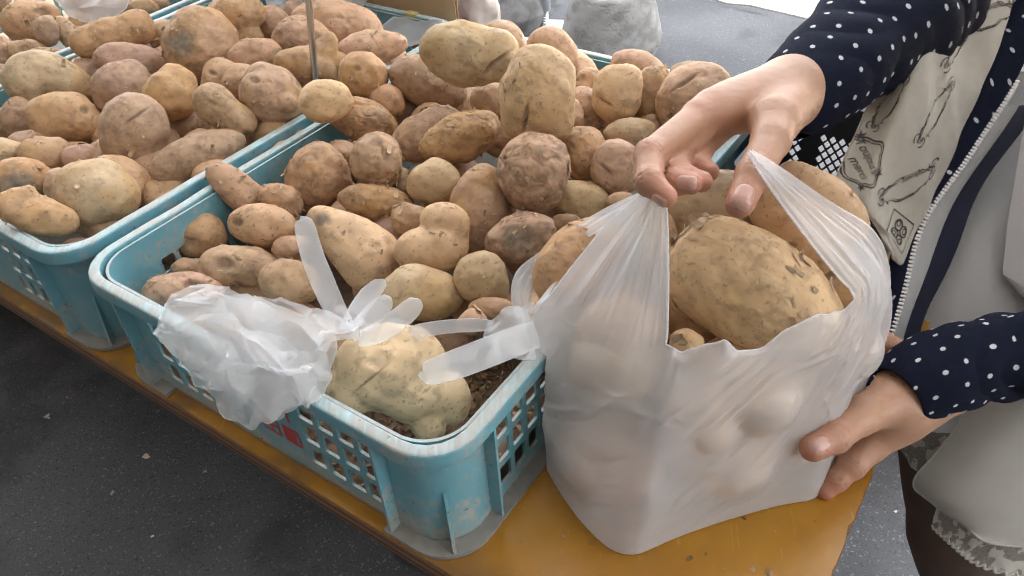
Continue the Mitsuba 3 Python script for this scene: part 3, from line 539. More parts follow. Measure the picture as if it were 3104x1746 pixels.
 ((.1338,.0962,.0824),(-2.1654,-.7888,.6761),((0,0,0,.0244,.0187,.0168,.1745),),'t',.4,'tan potato partly covered by the crumpled plastic, below the upright finger',(),None,None),
 ((.0322,.0749,.0693),(-2.1243,-.8451,.8059),((0,0,0,.0151,.0097,.0087,0),),'d',.3,'small dull potato tucked behind the wide tan one, front left of right crate',(),None,None),
 ((.0647,.047,.0794),(-2.1519,-.8528,.8121),((0,0,0,.0298,.0142,.0128,0),),'t',.6,'potato with a ragged brown hole at front left corner of right crate',(('pit',.0085,-.0043,.009,.55,.2618),),None,None),
 ((.2357,.1332,.0883),(-2.2015,-.7085,.4944),((0,0,0,.0309,.0206,.0185,.0873),),'g',.1,'large olive green potato under the pale kidney shaped one',(),None,None),
 ((.2705,.1624,.0964),(-2.1901,-.6628,.4136),((0,0,0,.0194,.0194,.0174,.3491),(.0111,.007,.001,.0097,.0118,.0087,0)),'g',.25,'greenish brown potato with a warty knob, below the tall brown one',(),None,None),
 ((.289,.1457,.0886),(-2.2261,-.6685,.3933),((0,0,0,.0163,.0084,.0076,0),),'t',.3,'tan potato under the greenish one with the warty knob',(),None,None),
 ((.2859,.128,.0872),(-2.242,-.6855,.4145),((0,0,0,.0114,.0093,.0084,0),),'t',.3,'small potato above the gloved plastic strip beside the big shopping bag',(),None,None),
 ((.2588,.1626,.03),(-2.2612,-.6887,.4039),((0,0,0,.0128,.007,.0063,0),),'d',.3,'dirty flat potato on the crate floor behind the plastic strip',(),None,None),
 ((.2762,.2057,.1083),(-2.1444,-.6202,.3726),((0,0,0,.0271,.0183,.0164,-.3491),),'d',1,'potato with a large crusty grey scab, left of the shopping bag',(('scab',-.001,.001,.0119,.8,.2618),),None,None),
 ((.2597,.2502,.1373),(-2.0679,-.585,.3759),((0,0,0,.0284,.0296,.0256,0),(.0043,.0191,-.0011,.0159,.0142,.0128,0),(.0064,-.0064,0,.0227,.0227,.0205,0)),'p',1,'big pale lumpy potato with rough corky skin, above the scabbed one',(),None,None),
 ((.2891,.2714,.107),(-2.106,-.5629,.3051),((0,0,0,.0252,.0164,.0148,.0873),),'g',.05,'green yellow potato right of the big pale lumpy one',(),None,None),
 ((.2668,.3185,.1192),(-2.0525,-.5393,.3141),((0,0,0,.0215,.0234,.0194,0),(-.0069,-.0126,0,.0135,.0111,.01,0)),'o',.9,'flaky orange brown potato behind the cracked round one, near the hand',(),None,None),
 ((.3052,.3031,.1263),(-2.0691,-.5208,.2683),((0,0,0,.0202,.0228,.0181,0),),'p',.7,'round tan potato with a crack, touching the upper hand fingers',(('slit',-.0088,.0011,.006,.2,.6981),),None,None),
 ((.2334,.3013,.1738),(-1.98,-.5509,.3911),((0,0,0,.0307,.0364,.0277,.0873),(-.0099,.0197,0,.0188,.0188,.0169,0),(.0121,.0186,0,.0188,.0194,.0169,0),(.0011,-.0197,0,.0223,.0176,.0158,0)),'y',.15,'tall pale upright potato with a dark split at its base',(('slit',-.0104,.0186,.0121,.16,1.7453),),None,None),
 ((.1631,.439,.14),(-1.9365,-.5227,.3827),((0,0,0,.0214,.0264,.0193,-.4887),(-.012,-.0093,0,.0143,.0136,.0122,0)),'p',.1,'smooth pinkish potato standing behind the tall pale upright one',(('slit',-.0127,.0227,.0147,.16,1.7453),),None,None),
 ((.1439,.3552,.1233),(-1.9799,-.5898,.4488),((0,0,0,.0199,.0148,.0133,0),),'t',.3,'small round potato left of the tall upright one',(),None,None),
 ((.2343,.353,.129),(-2.0097,-.5336,.3418),((0,0,0,.0109,.018,.0098,-.2618),),'p',.3,'slim pinkish potato pressed against the right side of the upright one',(),None,None),
 ((.2334,.3785,.125),(-2.0017,-.5199,.3275),((0,0,0,.0171,.0218,.0154,-.4363),),'t',.6,'tan potato with loose husk between the upright and the egg shaped one',(),None,None),
 ((.2208,.4013,.1376),(-1.973,-.5092,.3352),((0,0,0,.0121,.0147,.0109,0),),'t',.6,'small crinkled potato by the back wall, left of the egg shaped one',(),None,None),
 ((.2628,.3793,.1463),(-1.9874,-.4909,.2959),((0,0,0,.0222,.0254,.02,-.1396),(.0083,-.0095,0,.014,.014,.0126,0)),'y',.08,'egg shaped clean potato near the back wall of right crate',(('slit',-.0089,.0065,.0083,.12,.5236),),None,None),
 ((.2806,.4134,.1342),(-1.9911,-.4644,.2527),((0,0,0,.0196,.0281,.0177,.1396),),'b',.9,'sprouting brown potato with rootlets at the back of right crate',(),None,None),
 ((.3242,.4043,.146),(-1.9957,-.4338,.2014),((0,0,0,.0293,.0293,.0264,-.6109),(.0082,-.0128,.0012,.0212,.0175,.0157,0),(-.0117,.0093,0,.0199,.0212,.018,0)),'t',.3,'big bent tan potato at the back just left of the wrist',(('slit',-.0082,-.0128,.0117,.14,-.6109),),None,None),
 ((.2896,.355,.1274),(-2.0314,-.4966,.2648),((0,0,0,.0224,.013,.0117,-.1396),),'g',.4,'grey green speckled potato behind the round cracked one',(),None,None),
 ((.2959,.3879,.115),(-2.0301,-.4783,.2369),((0,0,0,.0116,.0155,.0104,0),),'b',.3,'shaded brown potato beside the index finger',(),None,None),
 ((.2908,.2473,.1017),(-2.1298,-.5818,.3161),((0,0,0,.0126,.008,.0072,0),),'b',.3,'dark little potato under the green yellow one',(),None,None),
 ((.3212,.2777,.1146),(-2.1069,-.5338,.2531),((0,0,0,.0109,.0063,.0057,-.1745),),'t',.3,'small tan potato just left of the pulled up bag handle',(),None,None),
 ((.2602,.0613,.085),(-2.2897,-.7564,.5298),((0,0,0,.0345,.0297,.0267,.2094),(-.0228,.0152,0,.0155,.0179,.014,-.5236),(.0186,.0152,0,.0276,.0221,.0199,.5236),(.0449,.02,.0022,.0148,.0186,.0134,-.1745),(.0311,.0407,-.0044,.0104,.0131,.0093,0),(.0228,-.0097,0,.0228,.0166,.0149,.6109)),'w',.06,'giant pale potato with stubby feet at the front corner of right crate',(('flat',-.0027,-.0056,.0067,.8,0),('slit',-.0089,.0067,.0133,.05,-.6981),),None,26),
 ((.2536,.1403,.04),(-2.2658,-.7054,.4361),((0,0,0,.0153,.0128,.0115,0),),'t',.3,'small tan potato behind the giant pale one, under the plastic strip',(),None,None),
 ((.4571,.1851,.1511),(-2.2006,-.4876,.0475),((0,0,0,.0474,.0354,.0319,.576),(-.0209,-.0119,0,.0299,.0308,.0269,0),(.0199,.0149,0,.0318,.0299,.0269,.5236)),'y',.25,'biggest potato in the shopping bag, with peeling skin flakes on top',(),'potatoes filling the shopping bag',130),
 ((.398,.2478,.1489),(-2.1191,-.4813,.145),((0,0,0,.0454,.0283,.0204,.1396),(.0204,0,0,.0272,.0261,.0235,0)),'g',.15,'dark green tinged potato in the bag under the lifting hand',(),'potatoes filling the shopping bag',None),
 ((.4723,.2401,.1551),(-2.1469,-.4264,.0001),((0,0,0,.0491,.0209,.0188,.8727),(.0146,.023,-.0021,.0209,.0167,.0151,.6981)),'o',.15,'long golden potato in the bag behind the right handle',(('slit',.0178,.0199,.0084,.3,-.4363),),'potatoes filling the shopping bag',None),
 ((.4697,.277,.1619),(-2.1046,-.3948,.0013),((0,0,0,.0358,.0191,.0172,.6981),),'t',.15,'tan potato at the back of the bag, half veiled by its right handle',(),'potatoes filling the shopping bag',None),
 ((.3507,.1656,.14),(-2.1789,-.5902,.2834),((0,0,0,.0343,.0243,.0219,-.733),),'o',.35,'tan potato at the left of the bag, framed by a slit in the plastic',(),'potatoes filling the shopping bag',None),
 ((.3914,.2016,.14),(-2.1679,-.5295,.1777),((0,0,0,.0109,.0273,.0098,.1396),),'b',.3,'brown potato wedged left of the biggest one in the bag',(),'potatoes filling the shopping bag',None),
 ((.4404,.1368,.135),(-2.2683,-.5574,.1037),((0,0,0,.0101,.0093,.0084,0),),'t',.3,'little potato in the bag at the lower left of the biggest one',(),'potatoes filling the shopping bag',None),
]
for i, q in enumerate(POT): potato(*q[:3], q[3], q[4], 100 + i, q[5], q[6], group=q[7], nfl=q[8], big=1.9 if 'biggest' in q[5] else 1.0)
# potatoes buried under the heap
rngf = np.random.default_rng(77); nb = -1
UNSEEN = {64, 58, 68, 40, 79, 80, 52, 54, 24, 56, 91, 92, 95}
SHOWING = {0: 'buried potato showing below the big pale lumpy potato with rough corky skin', 1: 'buried potato showing left of the lumpy tan potato under the round corky one', 3: 'buried potato showing right of the small crinkled potato by the back wall', 4: 'buried potato showing below the tan potato partly covered by the crumpled plastic', 5: 'buried potato showing above the thick flaky potato with an orange tinged end', 6: 'buried potato showing left of the round cauliflower like corky potato with cracked skin', 7: 'buried potato showing below the round potato with a pale scuff', 8: 'buried potato showing below the potato with a large crusty grey scab', 9: 'buried potato showing above the round tan potato with a crack', 10: 'buried potato showing left of the thick flaky potato with an orange tinged end', 12: 'buried potato showing above the small crinkled potato by the back wall', 13: 'buried potato showing right of the tan potato partly covered by the crumpled plastic', 14: 'buried potato showing right of the elongated flaky potato with a row of bumps', 16: 'buried potato showing below the greenish brown potato with a warty knob', 18: 'buried potato showing right of the huge pale potato with a cracked end', 19: 'buried potato showing left of the tan potato partly covered by the crumpled plastic', 21: 'buried potato showing below the small crinkled potato by the back wall', 27: 'buried potato showing right of the thick flaky potato with an orange tinged end', 28: 'buried potato showing right of the dark little potato under the green yellow one', 30: 'buried potato showing right of the small tan potato behind the giant pale one', 31: 'buried potato showing above the tan potato partly covered by the crumpled plastic', 35: 'buried potato showing below the thick flaky potato with an orange tinged end', 36: 'buried potato showing left of the dull potato behind the curled kidney shaped one', 38: 'buried potato showing left of the small tan potato behind the giant pale one', 39: 'buried potato showing above the lumpy tan potato under the round corky one', 42: 'buried potato showing below the small brown potato beneath the pale wedge potato', 43: 'buried potato showing above the huge brown potato with a round grey scar', 44: 'buried potato showing right of the plump tan potato with a side dimple', 46: 'buried potato showing left of the peanut shaped tan potato with small pits', 48: 'buried potato showing right of the small grey potato with a hollow top', 50: 'buried potato showing right of the rounded potato perched on the gap between crates', 53: 'buried potato showing below the small grey potato with a hollow top', 57: 'buried potato showing above the dusty round potato behind the metal rod', 62: 'buried potato showing right of the potato with a large dark scab', 65: 'buried potato showing below the potato with a large dark scab', 67: 'buried potato showing above the round potato with a pale scuff', 74: 'buried potato showing below the brown potato behind the peanut shaped one', 76: 'buried potato showing below the peanut shaped tan potato with small pits', 77: 'buried potato showing below the big knobbly potato with a nose like bump', 81: 'buried potato showing left of the big knobbly potato with a nose like bump', 82: 'buried potato showing right of the small brown potato beneath the pale wedge potato', 85: 'buried potato showing left of the round potato with a pale scuff', 20: 'lower of two potatoes hidden beneath the crumpled glove, against the front wall', 34: 'upper of two potatoes hidden beneath the crumpled glove'}
for (xa, xb, n, z0, sl, nm) in ((.03, .33, 40, .034, .165, 'right'), (-.352, -.028, 46, .060, .11, 'middle'), (-.70, -.42, 16, .06, .04, 'far left')):
    c = 0; spots = []
    while len(spots) < n and c < 4000:
        c += 1; x, y = rngf.uniform(xa, xb), rngf.uniform(.03, .50)
        if nm == 'right' and x > .19 and y < .16: continue
        if nm == 'middle' and y > .44: continue
        if all(math.hypot(x - a, y - b) > .041 for a, b in spots): spots.append((x, y))
    for (x, y) in spots:
        nb += 1; r = rngf.uniform(.020, .027); E = [(0, 0, 0, r * 1.35, r, r * .95, rngf.uniform(0, 3))]
        rv, tn, sd = rngf.normal(0, 1, 3), 'bdt'[rngf.integers(3)], int(rngf.integers(1e6))
        if nb not in UNSEEN: potato((x, y, max(.024, z0 + sl * y - .004)), rv, E, tn, .4, sd, SHOWING.get(nb, f'potato buried in the {nm} crate, hidden but for a sliver by those on top'), group=f'potatoes buried in the {nm} crate', nfl=0)
# ---------------------------------------------------------------- thin plastic: shopping bag, gloves, sheets
def film_tex(p, n, uv):
    return mix(mi.Color3f(.87, .885, .905), mi.Color3f(.93, .935, .945), fbm(p.x * 60, p.y * 60, p.z * 60, 3))
scene['bag_film'] = {'type': 'principledthin', 'base_color': mikit.proc(film_tex), 'roughness': .20, 'diff_trans': .95, 'spec_trans': .38, 'eta': 1.5}
scene['glove_film'] = {'type': 'principledthin', 'base_color': rgb(.95, .955, .96), 'roughness': .10, 'diff_trans': .9, 'spec_trans': .74, 'eta': 1.4}
scene['clear_film'] = {'type': 'principledthin', 'base_color': rgb(.85, .85, .86), 'roughness': .18, 'diff_trans': 1.0, 'spec_trans': .66, 'eta': 1.4}

def ridged(p, seed=0): return 1 - np.abs(2 * meshkit.noise(p, seed) - 1)
BAGF = np.array((((.3606,.1022,.002),(.404,.0773,.002),(.4403,.0708,.002),(.4616,.0965,.002),(.4807,.1226,.002),(.4993,.1451,.002),(.5149,.1621,.002),(.5289,.1768,.002),(.5317,.2004,.002)),((.3514,.1071,.0577),(.3969,.084,.0578),(.4402,.0761,.0616),(.4596,.0922,.0648),(.4792,.1162,.063),(.4988,.1384,.0595),(.5141,.1609,.0531),(.526,.1808,.0435),(.5287,.208,.0287)),((.3493,.1059,.1016),(.3943,.0978,.0993),(.4376,.0925,.1055),(.4568,.0997,.105),(.4773,.1202,.1039),(.499,.1442,.1022),(.5155,.1697,.0978),(.5252,.1896,.0881),(.5289,.2195,.0676)),((.3487,.1111,.1319),(.3945,.1112,.1291),(.4367,.105,.1321),(.4567,.1101,.1321),(.4768,.1262,.1318),(.5006,.1526,.1324),(.5168,.1792,.1339),(.526,.2002,.1242),(.5306,.233,.1026)),((.3534,.1167,.1433),(.3967,.1212,.1449),(.4361,.1155,.1504),(.4568,.1211,.1519),(.4763,.1334,.1545),(.5014,.1662,.1557),(.5147,.1925,.1606),(.5233,.2141,.1549),(.527,.2434,.1415)),((.3642,.1307,.1644),(.3996,.1314,.165),(.4306,.1269,.1714),(.4484,.1438,.1577),(.4661,.1607,.1523),(.4839,.1776,.1587),(.5016,.1945,.1733),(.5059,.2167,.1729),(.5097,.2539,.1669)),((.382,.145,.1966),(.4054,.1405,.1945),(.4218,.1403,.1982),(.435,.153,.1849),(.4481,.1656,.1799),(.4613,.1783,.1866),(.4745,.191,.2016),(.4789,.2107,.1972),(.4847,.237,.1902)),((.3994,.1493,.2195),(.4089,.1479,.2177),(.4155,.148,.2178),(.4262,.1564,.2061),(.4368,.1647,.2026),(.4474,.1731,.2108),(.4581,.1814,.2274),(.4602,.1872,.2283),(.4644,.2021,.224)),((.4089,.1522,.2312),(.4095,.1528,.2313),(.4106,.1532,.2309),(.4192,.1601,.2198),(.4277,.167,.217),(.4363,.1739,.2259),(.4449,.1807,.2431),(.4458,.1818,.2435),(.4462,.184,.2437))))            # rows (base to top) x columns (left to right) x 3
BASE = np.stack([RectBivariateSpline(np.arange(9), np.arange(9), BAGF[..., i], kx=2, ky=2)(np.linspace(.3, 4, 60), np.linspace(0, 8, 120)) for i in range(3)], -1).reshape(-1, 3)
for i, (x, y, z, r) in enumerate([(.416, .131, .040, .034), (.468, .148, .050, .036), (.500, .200, .045, .031), (.405, .172, .088, .031), (.458, .168, .098, .033), (.488, .228, .095, .027), (.452, .226, .045, .034), (.395, .218, .040, .028), (.425, .245, .10, .031), (.492, .255, .05, .030), (.440, .185, .060, .034), (.478, .205, .065, .033), (.430, .200, .110, .033), (.470, .245, .100, .032), (.400, .150, .115, .024), (.385, .185, .095, .024), (.445, .145, .090, .026)]):
    if i in (0, 1, 2, 3, 4, 5, 14, 16):      # these press against the film
        q = BASE[np.argmin(((BASE - (x, y, z)) ** 2).sum(1))] - (x, y, z); dq = np.linalg.norm(q); x, y, z = np.array((x, y, z)) + q / dq * (dq - r * .94 + (.0030 if i < 4 else .0012))
    potato((x, y, z), (i * 1.1, .4 * i, i * .7), [(0, 0, 0, r * 1.08, r * .92, r * .9, 0)], 'tyogt'[i % 5], .2, 900 + i, 'potato seen only as a pale shape through the white film of the shopping bag', group='potatoes low in the shopping bag', nfl=0)

def push_out(P, N, gap=.0012):
    """the film rests on the potatoes: no point of it stays inside one"""
    sh = P.shape; Q = P.reshape(-1, 3).copy(); Nn = N.reshape(-1, 3)
    for (pos, rv, E) in BAGPOT:
        a = np.linalg.norm(rv); Rm = rot(rv, a) if a > 1e-9 else np.eye(3); big = E[:, 3:6].max() * 1.4 + .02 + np.linalg.norm(E[:, :3], axis=1).max()
        near = np.linalg.norm(Q - pos, axis=1) < big
        for _ in range(5):
            d = ell((Q[near] - pos) @ Rm, E) - gap - .0012; Q[near] += Nn[near] * np.clip(-d, 0, .004)[:, None]
    return Q.reshape(sh)
def bag():
    k = fresh('shopping_bag')
    tag(k, 'white translucent plastic shopping bag bulging with big potatoes, its handles pulled up by a hand', 'shopping bag')
    nr, nc = 241, 281
    v = np.linspace(0, 8, nr); u = np.linspace(0, 8, nc)
    P = np.stack([RectBivariateSpline(np.arange(9), np.arange(9), BAGF[..., i], kx=2, ky=2)(v, u) for i in range(3)], -1)
    U, Vv = np.meshgrid(u, v); N = gnormals(P)
    if (N[nr // 4, nc // 2] @ (EYE - P[nr // 4, nc // 2])) < 0: N = -N
    # gathers that run up into the two handles
    left = np.clip(1 - np.abs(U - 1) / 1.6, 0, 1) ** .6; right = np.clip(1 - np.abs(U - 7) / 1.5, 0, 1) ** .6
    up = np.clip((Vv - 2.3) / 2.6, 0, 1) * np.clip((8.0 - Vv) / 1.6, .04, 1)
    ple = (meshkit.noise(np.stack([U * 7.0, Vv * .32, 0 * U], -1), 2) - .5) + .7 * (meshkit.noise(np.stack([U * 15.0, Vv * .4, 0 * U + 5], -1), 4) - .5) + .35 * (meshkit.noise(np.stack([U * 31.0, Vv * .5, 0 * U + 9], -1), 6) - .5)
    amp = .0062 * np.clip(U / .5, .10, 1) * up * np.maximum(left, right * .8)
    # stretch wrinkles and soft dents on the body
    body = np.clip((5.2 - Vv) / 2.0, 0, 1) * np.clip(Vv / .4, 0, 1)
    q = np.stack([P[..., 0] * 1.0 + P[..., 1] * .8, P[..., 2], P[..., 1]], -1)
    a1 = q[..., 0] * .85 + q[..., 1] * .65; a2 = -q[..., 0] * .65 + q[..., 1] * .85   # diagonal pull lines
    msk = np.clip((meshkit.fbm(np.stack([a1 * 16, a2 * 22, 0 * a1], -1), 3, 8) - .49) * 6, 0, 1)
    wr = msk * (meshkit.noise(np.stack([a1 * 14, a2 * 330, 0 * a1], -1), 5) - .5) * .0024
    msk2 = np.clip((meshkit.fbm(np.stack([q[..., 0] * 14, q[..., 1] * 30, 0 * a1 + 4], -1), 3, 18) - .50) * 6, 0, 1)
    wr += msk2 * (meshkit.noise(np.stack([q[..., 0] * 12 + q[..., 1] * 30, q[..., 1] * 300, 0 * a1], -1), 15) - .5) * .0018
    dent = (meshkit.fbm(P * 22, 2, 12) - .5) * .009
    rngc = np.random.default_rng(8); X, Y = U * .032, Vv * .036; cr = 0 * X      # single sharp creases
    for q in range(90):
        cx, cy = rngc.uniform(0, .256), rngc.uniform(.01, .16); a = rngc.choice([.5, .62, -.2, .05, 1.2]) + rngc.normal(0, .18); L_ = rngc.uniform(.008, .032)
        dx, dy = X - cx, Y - cy; s1 = dx * math.cos(a) + dy * math.sin(a); s2 = -dx * math.sin(a) + dy * math.cos(a) + 2.5 * s1 ** 2 * rngc.normal()
        cr = cr + rngc.choice([-1, 1]) * rngc.uniform(.0004, .0011) * np.exp(-np.abs(s2) / .0014) * np.clip(1 - (s1 / L_) ** 2, 0, 1)
    rim = np.exp(-((Vv - 4.0) / .22) ** 2) * np.clip((U - 2) * 2, 0, 1) * np.clip((6 - U) * 2, 0, 1)
    P = P + N * (amp * ple + body * (wr + cr + dent * np.clip(Vv / 1.2, .15, 1)) + rim * ((meshkit.noise(np.stack([U * 3.1, 0 * U, 0 * U], -1), 3) - .5) * .007))[..., None]
    P[..., 2] = P[..., 2] + rim * (meshkit.noise(np.stack([U * 2.6, 0 * U, 0 * U + 3], -1), 31) - .5) * .016
    P[..., 2] = np.maximum(P[..., 2], .0012)
    low = P[..., 2] < .112; P[..., 0] = np.where(low, np.maximum(P[..., 0], .3622), P[..., 0])
    P0 = P.copy(); P = push_out(P, N); dP = P - P0
    for _ in range(30): dP = np.maximum(np.abs(dP), 0) * np.sign(dP); dP[1:-1, 1:-1] = (dP[1:-1, 1:-1] * 2 + dP[:-2, 1:-1] + dP[2:, 1:-1] + dP[1:-1, :-2] + dP[1:-1, 2:]) / 6
    P = push_out(P0 + dP, N); P[..., 2] = np.maximum(P[..., 2], .0012)
    m = gridmesh(P); i, j = np.meshgrid(np.arange(nr - 1), np.arange(nc - 1), indexing='ij')
    keep = ~((v[i] >= 4) & (u[j] >= 2 - 1e-9) & (u[j] < 6 - 1e-9)); keep = np.r_[keep.ravel(), keep.ravel()]
    front = tm(m.vertices, m.faces[keep]); front.remove_unreferenced_vertices()
    put(k + '__front', front, 'bag_film', smooth=True)
    # rolled seams along the handle edges and the mouth
    lines = [P[nr // 2:, 70], P[nr // 2:, 210], P[120, 70:211], P[nr // 3:, 0]]
    put(k + '__edge_seam', cat([tube(l[::2], .00055, 6) for l in lines]), 'bag_film', smooth=True)
    # back panel: shares its side edges with the front, its mouth lies behind the potatoes
    cR, cL = P[:, -1], P[:, 0]
    rows = [0, 30, 60, 90, 120]
    b1 = [(.520, .285, .0012), (.522, .295, .06), (.513, .298, .10), (.505, .292, .122), (.500, .288, .132)]
    b2 = [(.455, .325, .0012), (.457, .333, .06), (.452, .330, .10), (.448, .325, .12), (.445, .32, .13)]
    b3 = [(.385, .30, .0012), (.383, .31, .06), (.38, .305, .11), (.372, .29, .138), (.375, .28, .155)]
    b4 = [(.3645, .20, .0012), (.364, .20, .06), (.358, .205, .113), (.346, .21, .132), (.350, .212, .150)]
    C = np.array([[cR[r] for r in rows], b1, b2, b3, b4, [cL[r] for r in rows]]).transpose(1, 0, 2)
    B = spl(C, 81, 140, 2, 2); NB = gnormals(B)
    B = B + NB * ((meshkit.fbm(B * 40, 3, 7) - .5) * .008 * np.sin(np.linspace(0, np.pi, 140))[None, :])[..., None]; B[..., 2] = np.maximum(B[..., 2], .0012)
    low = B[..., 2] < .112; B[..., 0] = np.where(low, np.maximum(B[..., 0], .3622), B[..., 0])
    put(k + '__back', gridmesh(B), 'bag_film', smooth=True)
    Dg = spl(np.array((((.3441,.1165,.1061),(.3223,.1288,.1146),(.3119,.1479,.1293),(.3248,.1643,.1437),(.3443,.1729,.1646),(.3735,.1681,.1937),(.3933,.1611,.2118),(.4076,.1531,.2298)),((.347,.1149,.1134),(.329,.1285,.1205),(.3233,.1477,.1312),(.3349,.1636,.1452),(.3544,.1683,.167),(.3796,.1631,.1939),(.3973,.156,.2142),(.4095,.1501,.2318)),((.3466,.118,.1151),(.3321,.133,.1211),(.3311,.1526,.1281),(.3416,.1683,.1419),(.3611,.1693,.1648),(.3826,.1641,.1896),(.3984,.157,.2121),(.4085,.1534,.2294)))), 31, 161, 2, 3); ND = gnormals(Dg); w = np.linspace(-1, 1, 31)[:, None]; s = np.linspace(0, 1, 161)[None, :]
    Dg = Dg + ND * ((meshkit.noise(np.stack([w * 5 + 0 * s, s * 2.2 + 0 * w, 0 * w + 0 * s], -1), 3) - .5) * .007 * (.2 + .8 * np.sin(np.pi * s)))[..., None]
    put(k + '__rear_handle', gridmesh(Dg), 'bag_film', smooth=True)
    bot = np.vstack([P[0, ::6], B[0, ::5]]); c = bot.mean(0); n = len(bot)
    put(k + '__bottom', tm(np.vstack([bot, [c]]), [(i, (i + 1) % n, n) for i in range(n)]), 'bag_film', smooth=False)
bag()

# ---- gloves
def crumple(P, amp, seed, scale=16.):
    """a few long sharp folds, as thin stiff film makes them"""
    N = gnormals(P); rng = np.random.default_rng(seed); out = np.zeros(P.shape[:2]); ext = np.ptp(P.reshape(-1, 3), axis=0).max()
    for q in range(14):
        d = rng.normal(size=3); d /= np.linalg.norm(d); s_ = (P.reshape(-1, 3) - P.reshape(-1, 3)[rng.integers(P.shape[0] * P.shape[1])]) @ d / ext
        s_ = s_ + .22 * (meshkit.fbm(P.reshape(-1, 3) * scale, 2, seed + q) - .5); fr = rng.uniform(1.5, 7.0); w = np.clip(meshkit.noise(P.reshape(-1, 3) * 14, seed + 40 + q) * 2.6 - .9, 0, 1)
        x = ((s_ * fr) % 2) - 1; out += ((np.sqrt(x * x + .0015) - .5) * w).reshape(P.shape[:2]) / (1 + .12 * q)
    return P + N * (out * amp * 1.0)[..., None]
def glove_finger(pts, seed, thin=.0014, amp=.0022):
    """a flattened empty finger: two welded films along a bent centre line (x, y, z, half width)"""
    p = np.array(pts); n = 60; t = np.linspace(0, 1, len(p)); tt = np.linspace(0, 1, n)
    c = np.stack([CubicSpline(t, p[:, i])(tt) for i in range(3)], -1); w = np.interp(tt, t, p[:, 3]) * np.clip(np.sqrt(tt * 9 + .02), 0, 1)
    d = np.gradient(c, axis=0); d /= np.linalg.norm(d, axis=1, keepdims=True)
    s = np.cross(d, EYE - c); s /= np.linalg.norm(s, axis=1, keepdims=True); nn = np.cross(s, d)
    R2 = rot((0, 0, 1), .35 * math.sin(seed)); a = np.linspace(0, 2 * np.pi, 37)
    ring = np.cos(a)[None, :, None] * w[:, None, None] * s[:, None] + (np.sign(np.sin(a)) * np.abs(np.sin(a)) ** .8)[None, :, None] * (.0007 + .035 * w)[:, None, None] * nn[:, None]
    P = c[:, None] + ring
    f = (np.abs(2 * meshkit.noise(P * 55 + seed, seed) - 1) - .5) * amp * 1.3 * np.abs(np.sin(a))[None, :] * np.linspace(.25, 1.3, n)[:, None]
    P = P + nn[:, None] * f[..., None]
    return gridmesh(P), [tube(c + s * w[:, None] * q, .00035, 5) for q in (-1, 1)]
def ragged(P, seed, amp=.0036):
    """an uneven outline: the rim of a sheet wanders in its own plane"""
    n, m = P.shape[:2]; c = P.reshape(-1, 3).mean(0); e = np.maximum(np.abs(np.linspace(-1, 1, n))[:, None] ** 6, np.abs(np.linspace(-1, 1, m))[None, :] ** 6)
    d = P - c; L_ = np.linalg.norm(d, axis=-1, keepdims=True); f = meshkit.noise(P * 95, seed) - .5 + .6 * (np.abs(2 * meshkit.noise(P * 40, seed + 2) - 1) - .5)
    return P + d / (L_ + 1e-9) * (f * e * amp * 2)[..., None]
def glove_body(C, seed, amp, n=110, m=130):
    P = ragged(crumple(spl(C, n, m, 1, 1), amp, seed), seed); P2 = ragged(crumple(spl(C, n, m, 2, 1), amp * 1.1, seed + 50, 20.), seed + 9)
    N = gnormals(P); s = -1 if (N[n // 2, m // 2] @ (EYE - P[n // 2, m // 2])) > 0 else 1
    edge = [tube(l[::3], .0004, 5) for l in (P[0], P[-1], P[:, 0])]
    return cat([gridmesh(P), gridmesh(P2 + N * s * .0035)] + edge)
g1 = fresh('plastic_glove'); tag(g1, 'crumpled clear plastic glove draped over the front rim, one empty finger pointing up', 'disposable glove', 'disposable gloves in the right crate')
put(g1 + '__palm', glove_body(np.array((((.1279,.0127,.1335),(.1528,.0308,.1331),(.1721,.0401,.1283),(.2007,.0476,.1231),(.2332,.0555,.1231),(.2511,.0574,.1248)),((.1341,-.0019,.1306),(.1644,.014,.1322),(.1886,.0256,.1292),(.2159,.0336,.1253),(.2446,.04,.1235),(.2548,.0442,.1251)),((.1462,-.0138,.1184),(.1728,-.0012,.1272),(.1987,.0089,.1264),(.2232,.019,.1233),(.2477,.0255,.1215),(.2551,.0336,.1271)),((.1817,-.0192,.1115),(.1943,-.0091,.12),(.216,-.0026,.1187),(.2368,.0045,.1184),(.2549,.0106,.1192),(.2636,.0186,.1238)),((.1863,-.022,.1055),(.2051,-.0198,.1068),(.2261,-.0126,.1066),(.2436,-.0048,.1094),(.257,.0038,.1143),(.265,.0094,.1172)))), 3, .0140), 'glove_film', smooth=True)
put(g1 + '__cuff', glove_body(np.array((((.1855,-.0059,.1216),(.2039,.0042,.1259),(.2287,.0147,.1262),(.2498,.0209,.1249)),((.1855,-.0223,.109),(.2098,-.0115,.1145),(.2347,-.0007,.1166),(.2564,.0089,.1181)),((.2036,-.0271,.0962),(.2257,-.0167,.1029),(.2444,-.0062,.1075),(.2616,.006,.1148)),((.2254,-.0272,.0885),(.2368,-.0194,.0956),(.2494,-.0093,.1026),(.2654,.0087,.1162)))), 9, .0110, 80, 100), 'glove_film', smooth=True)
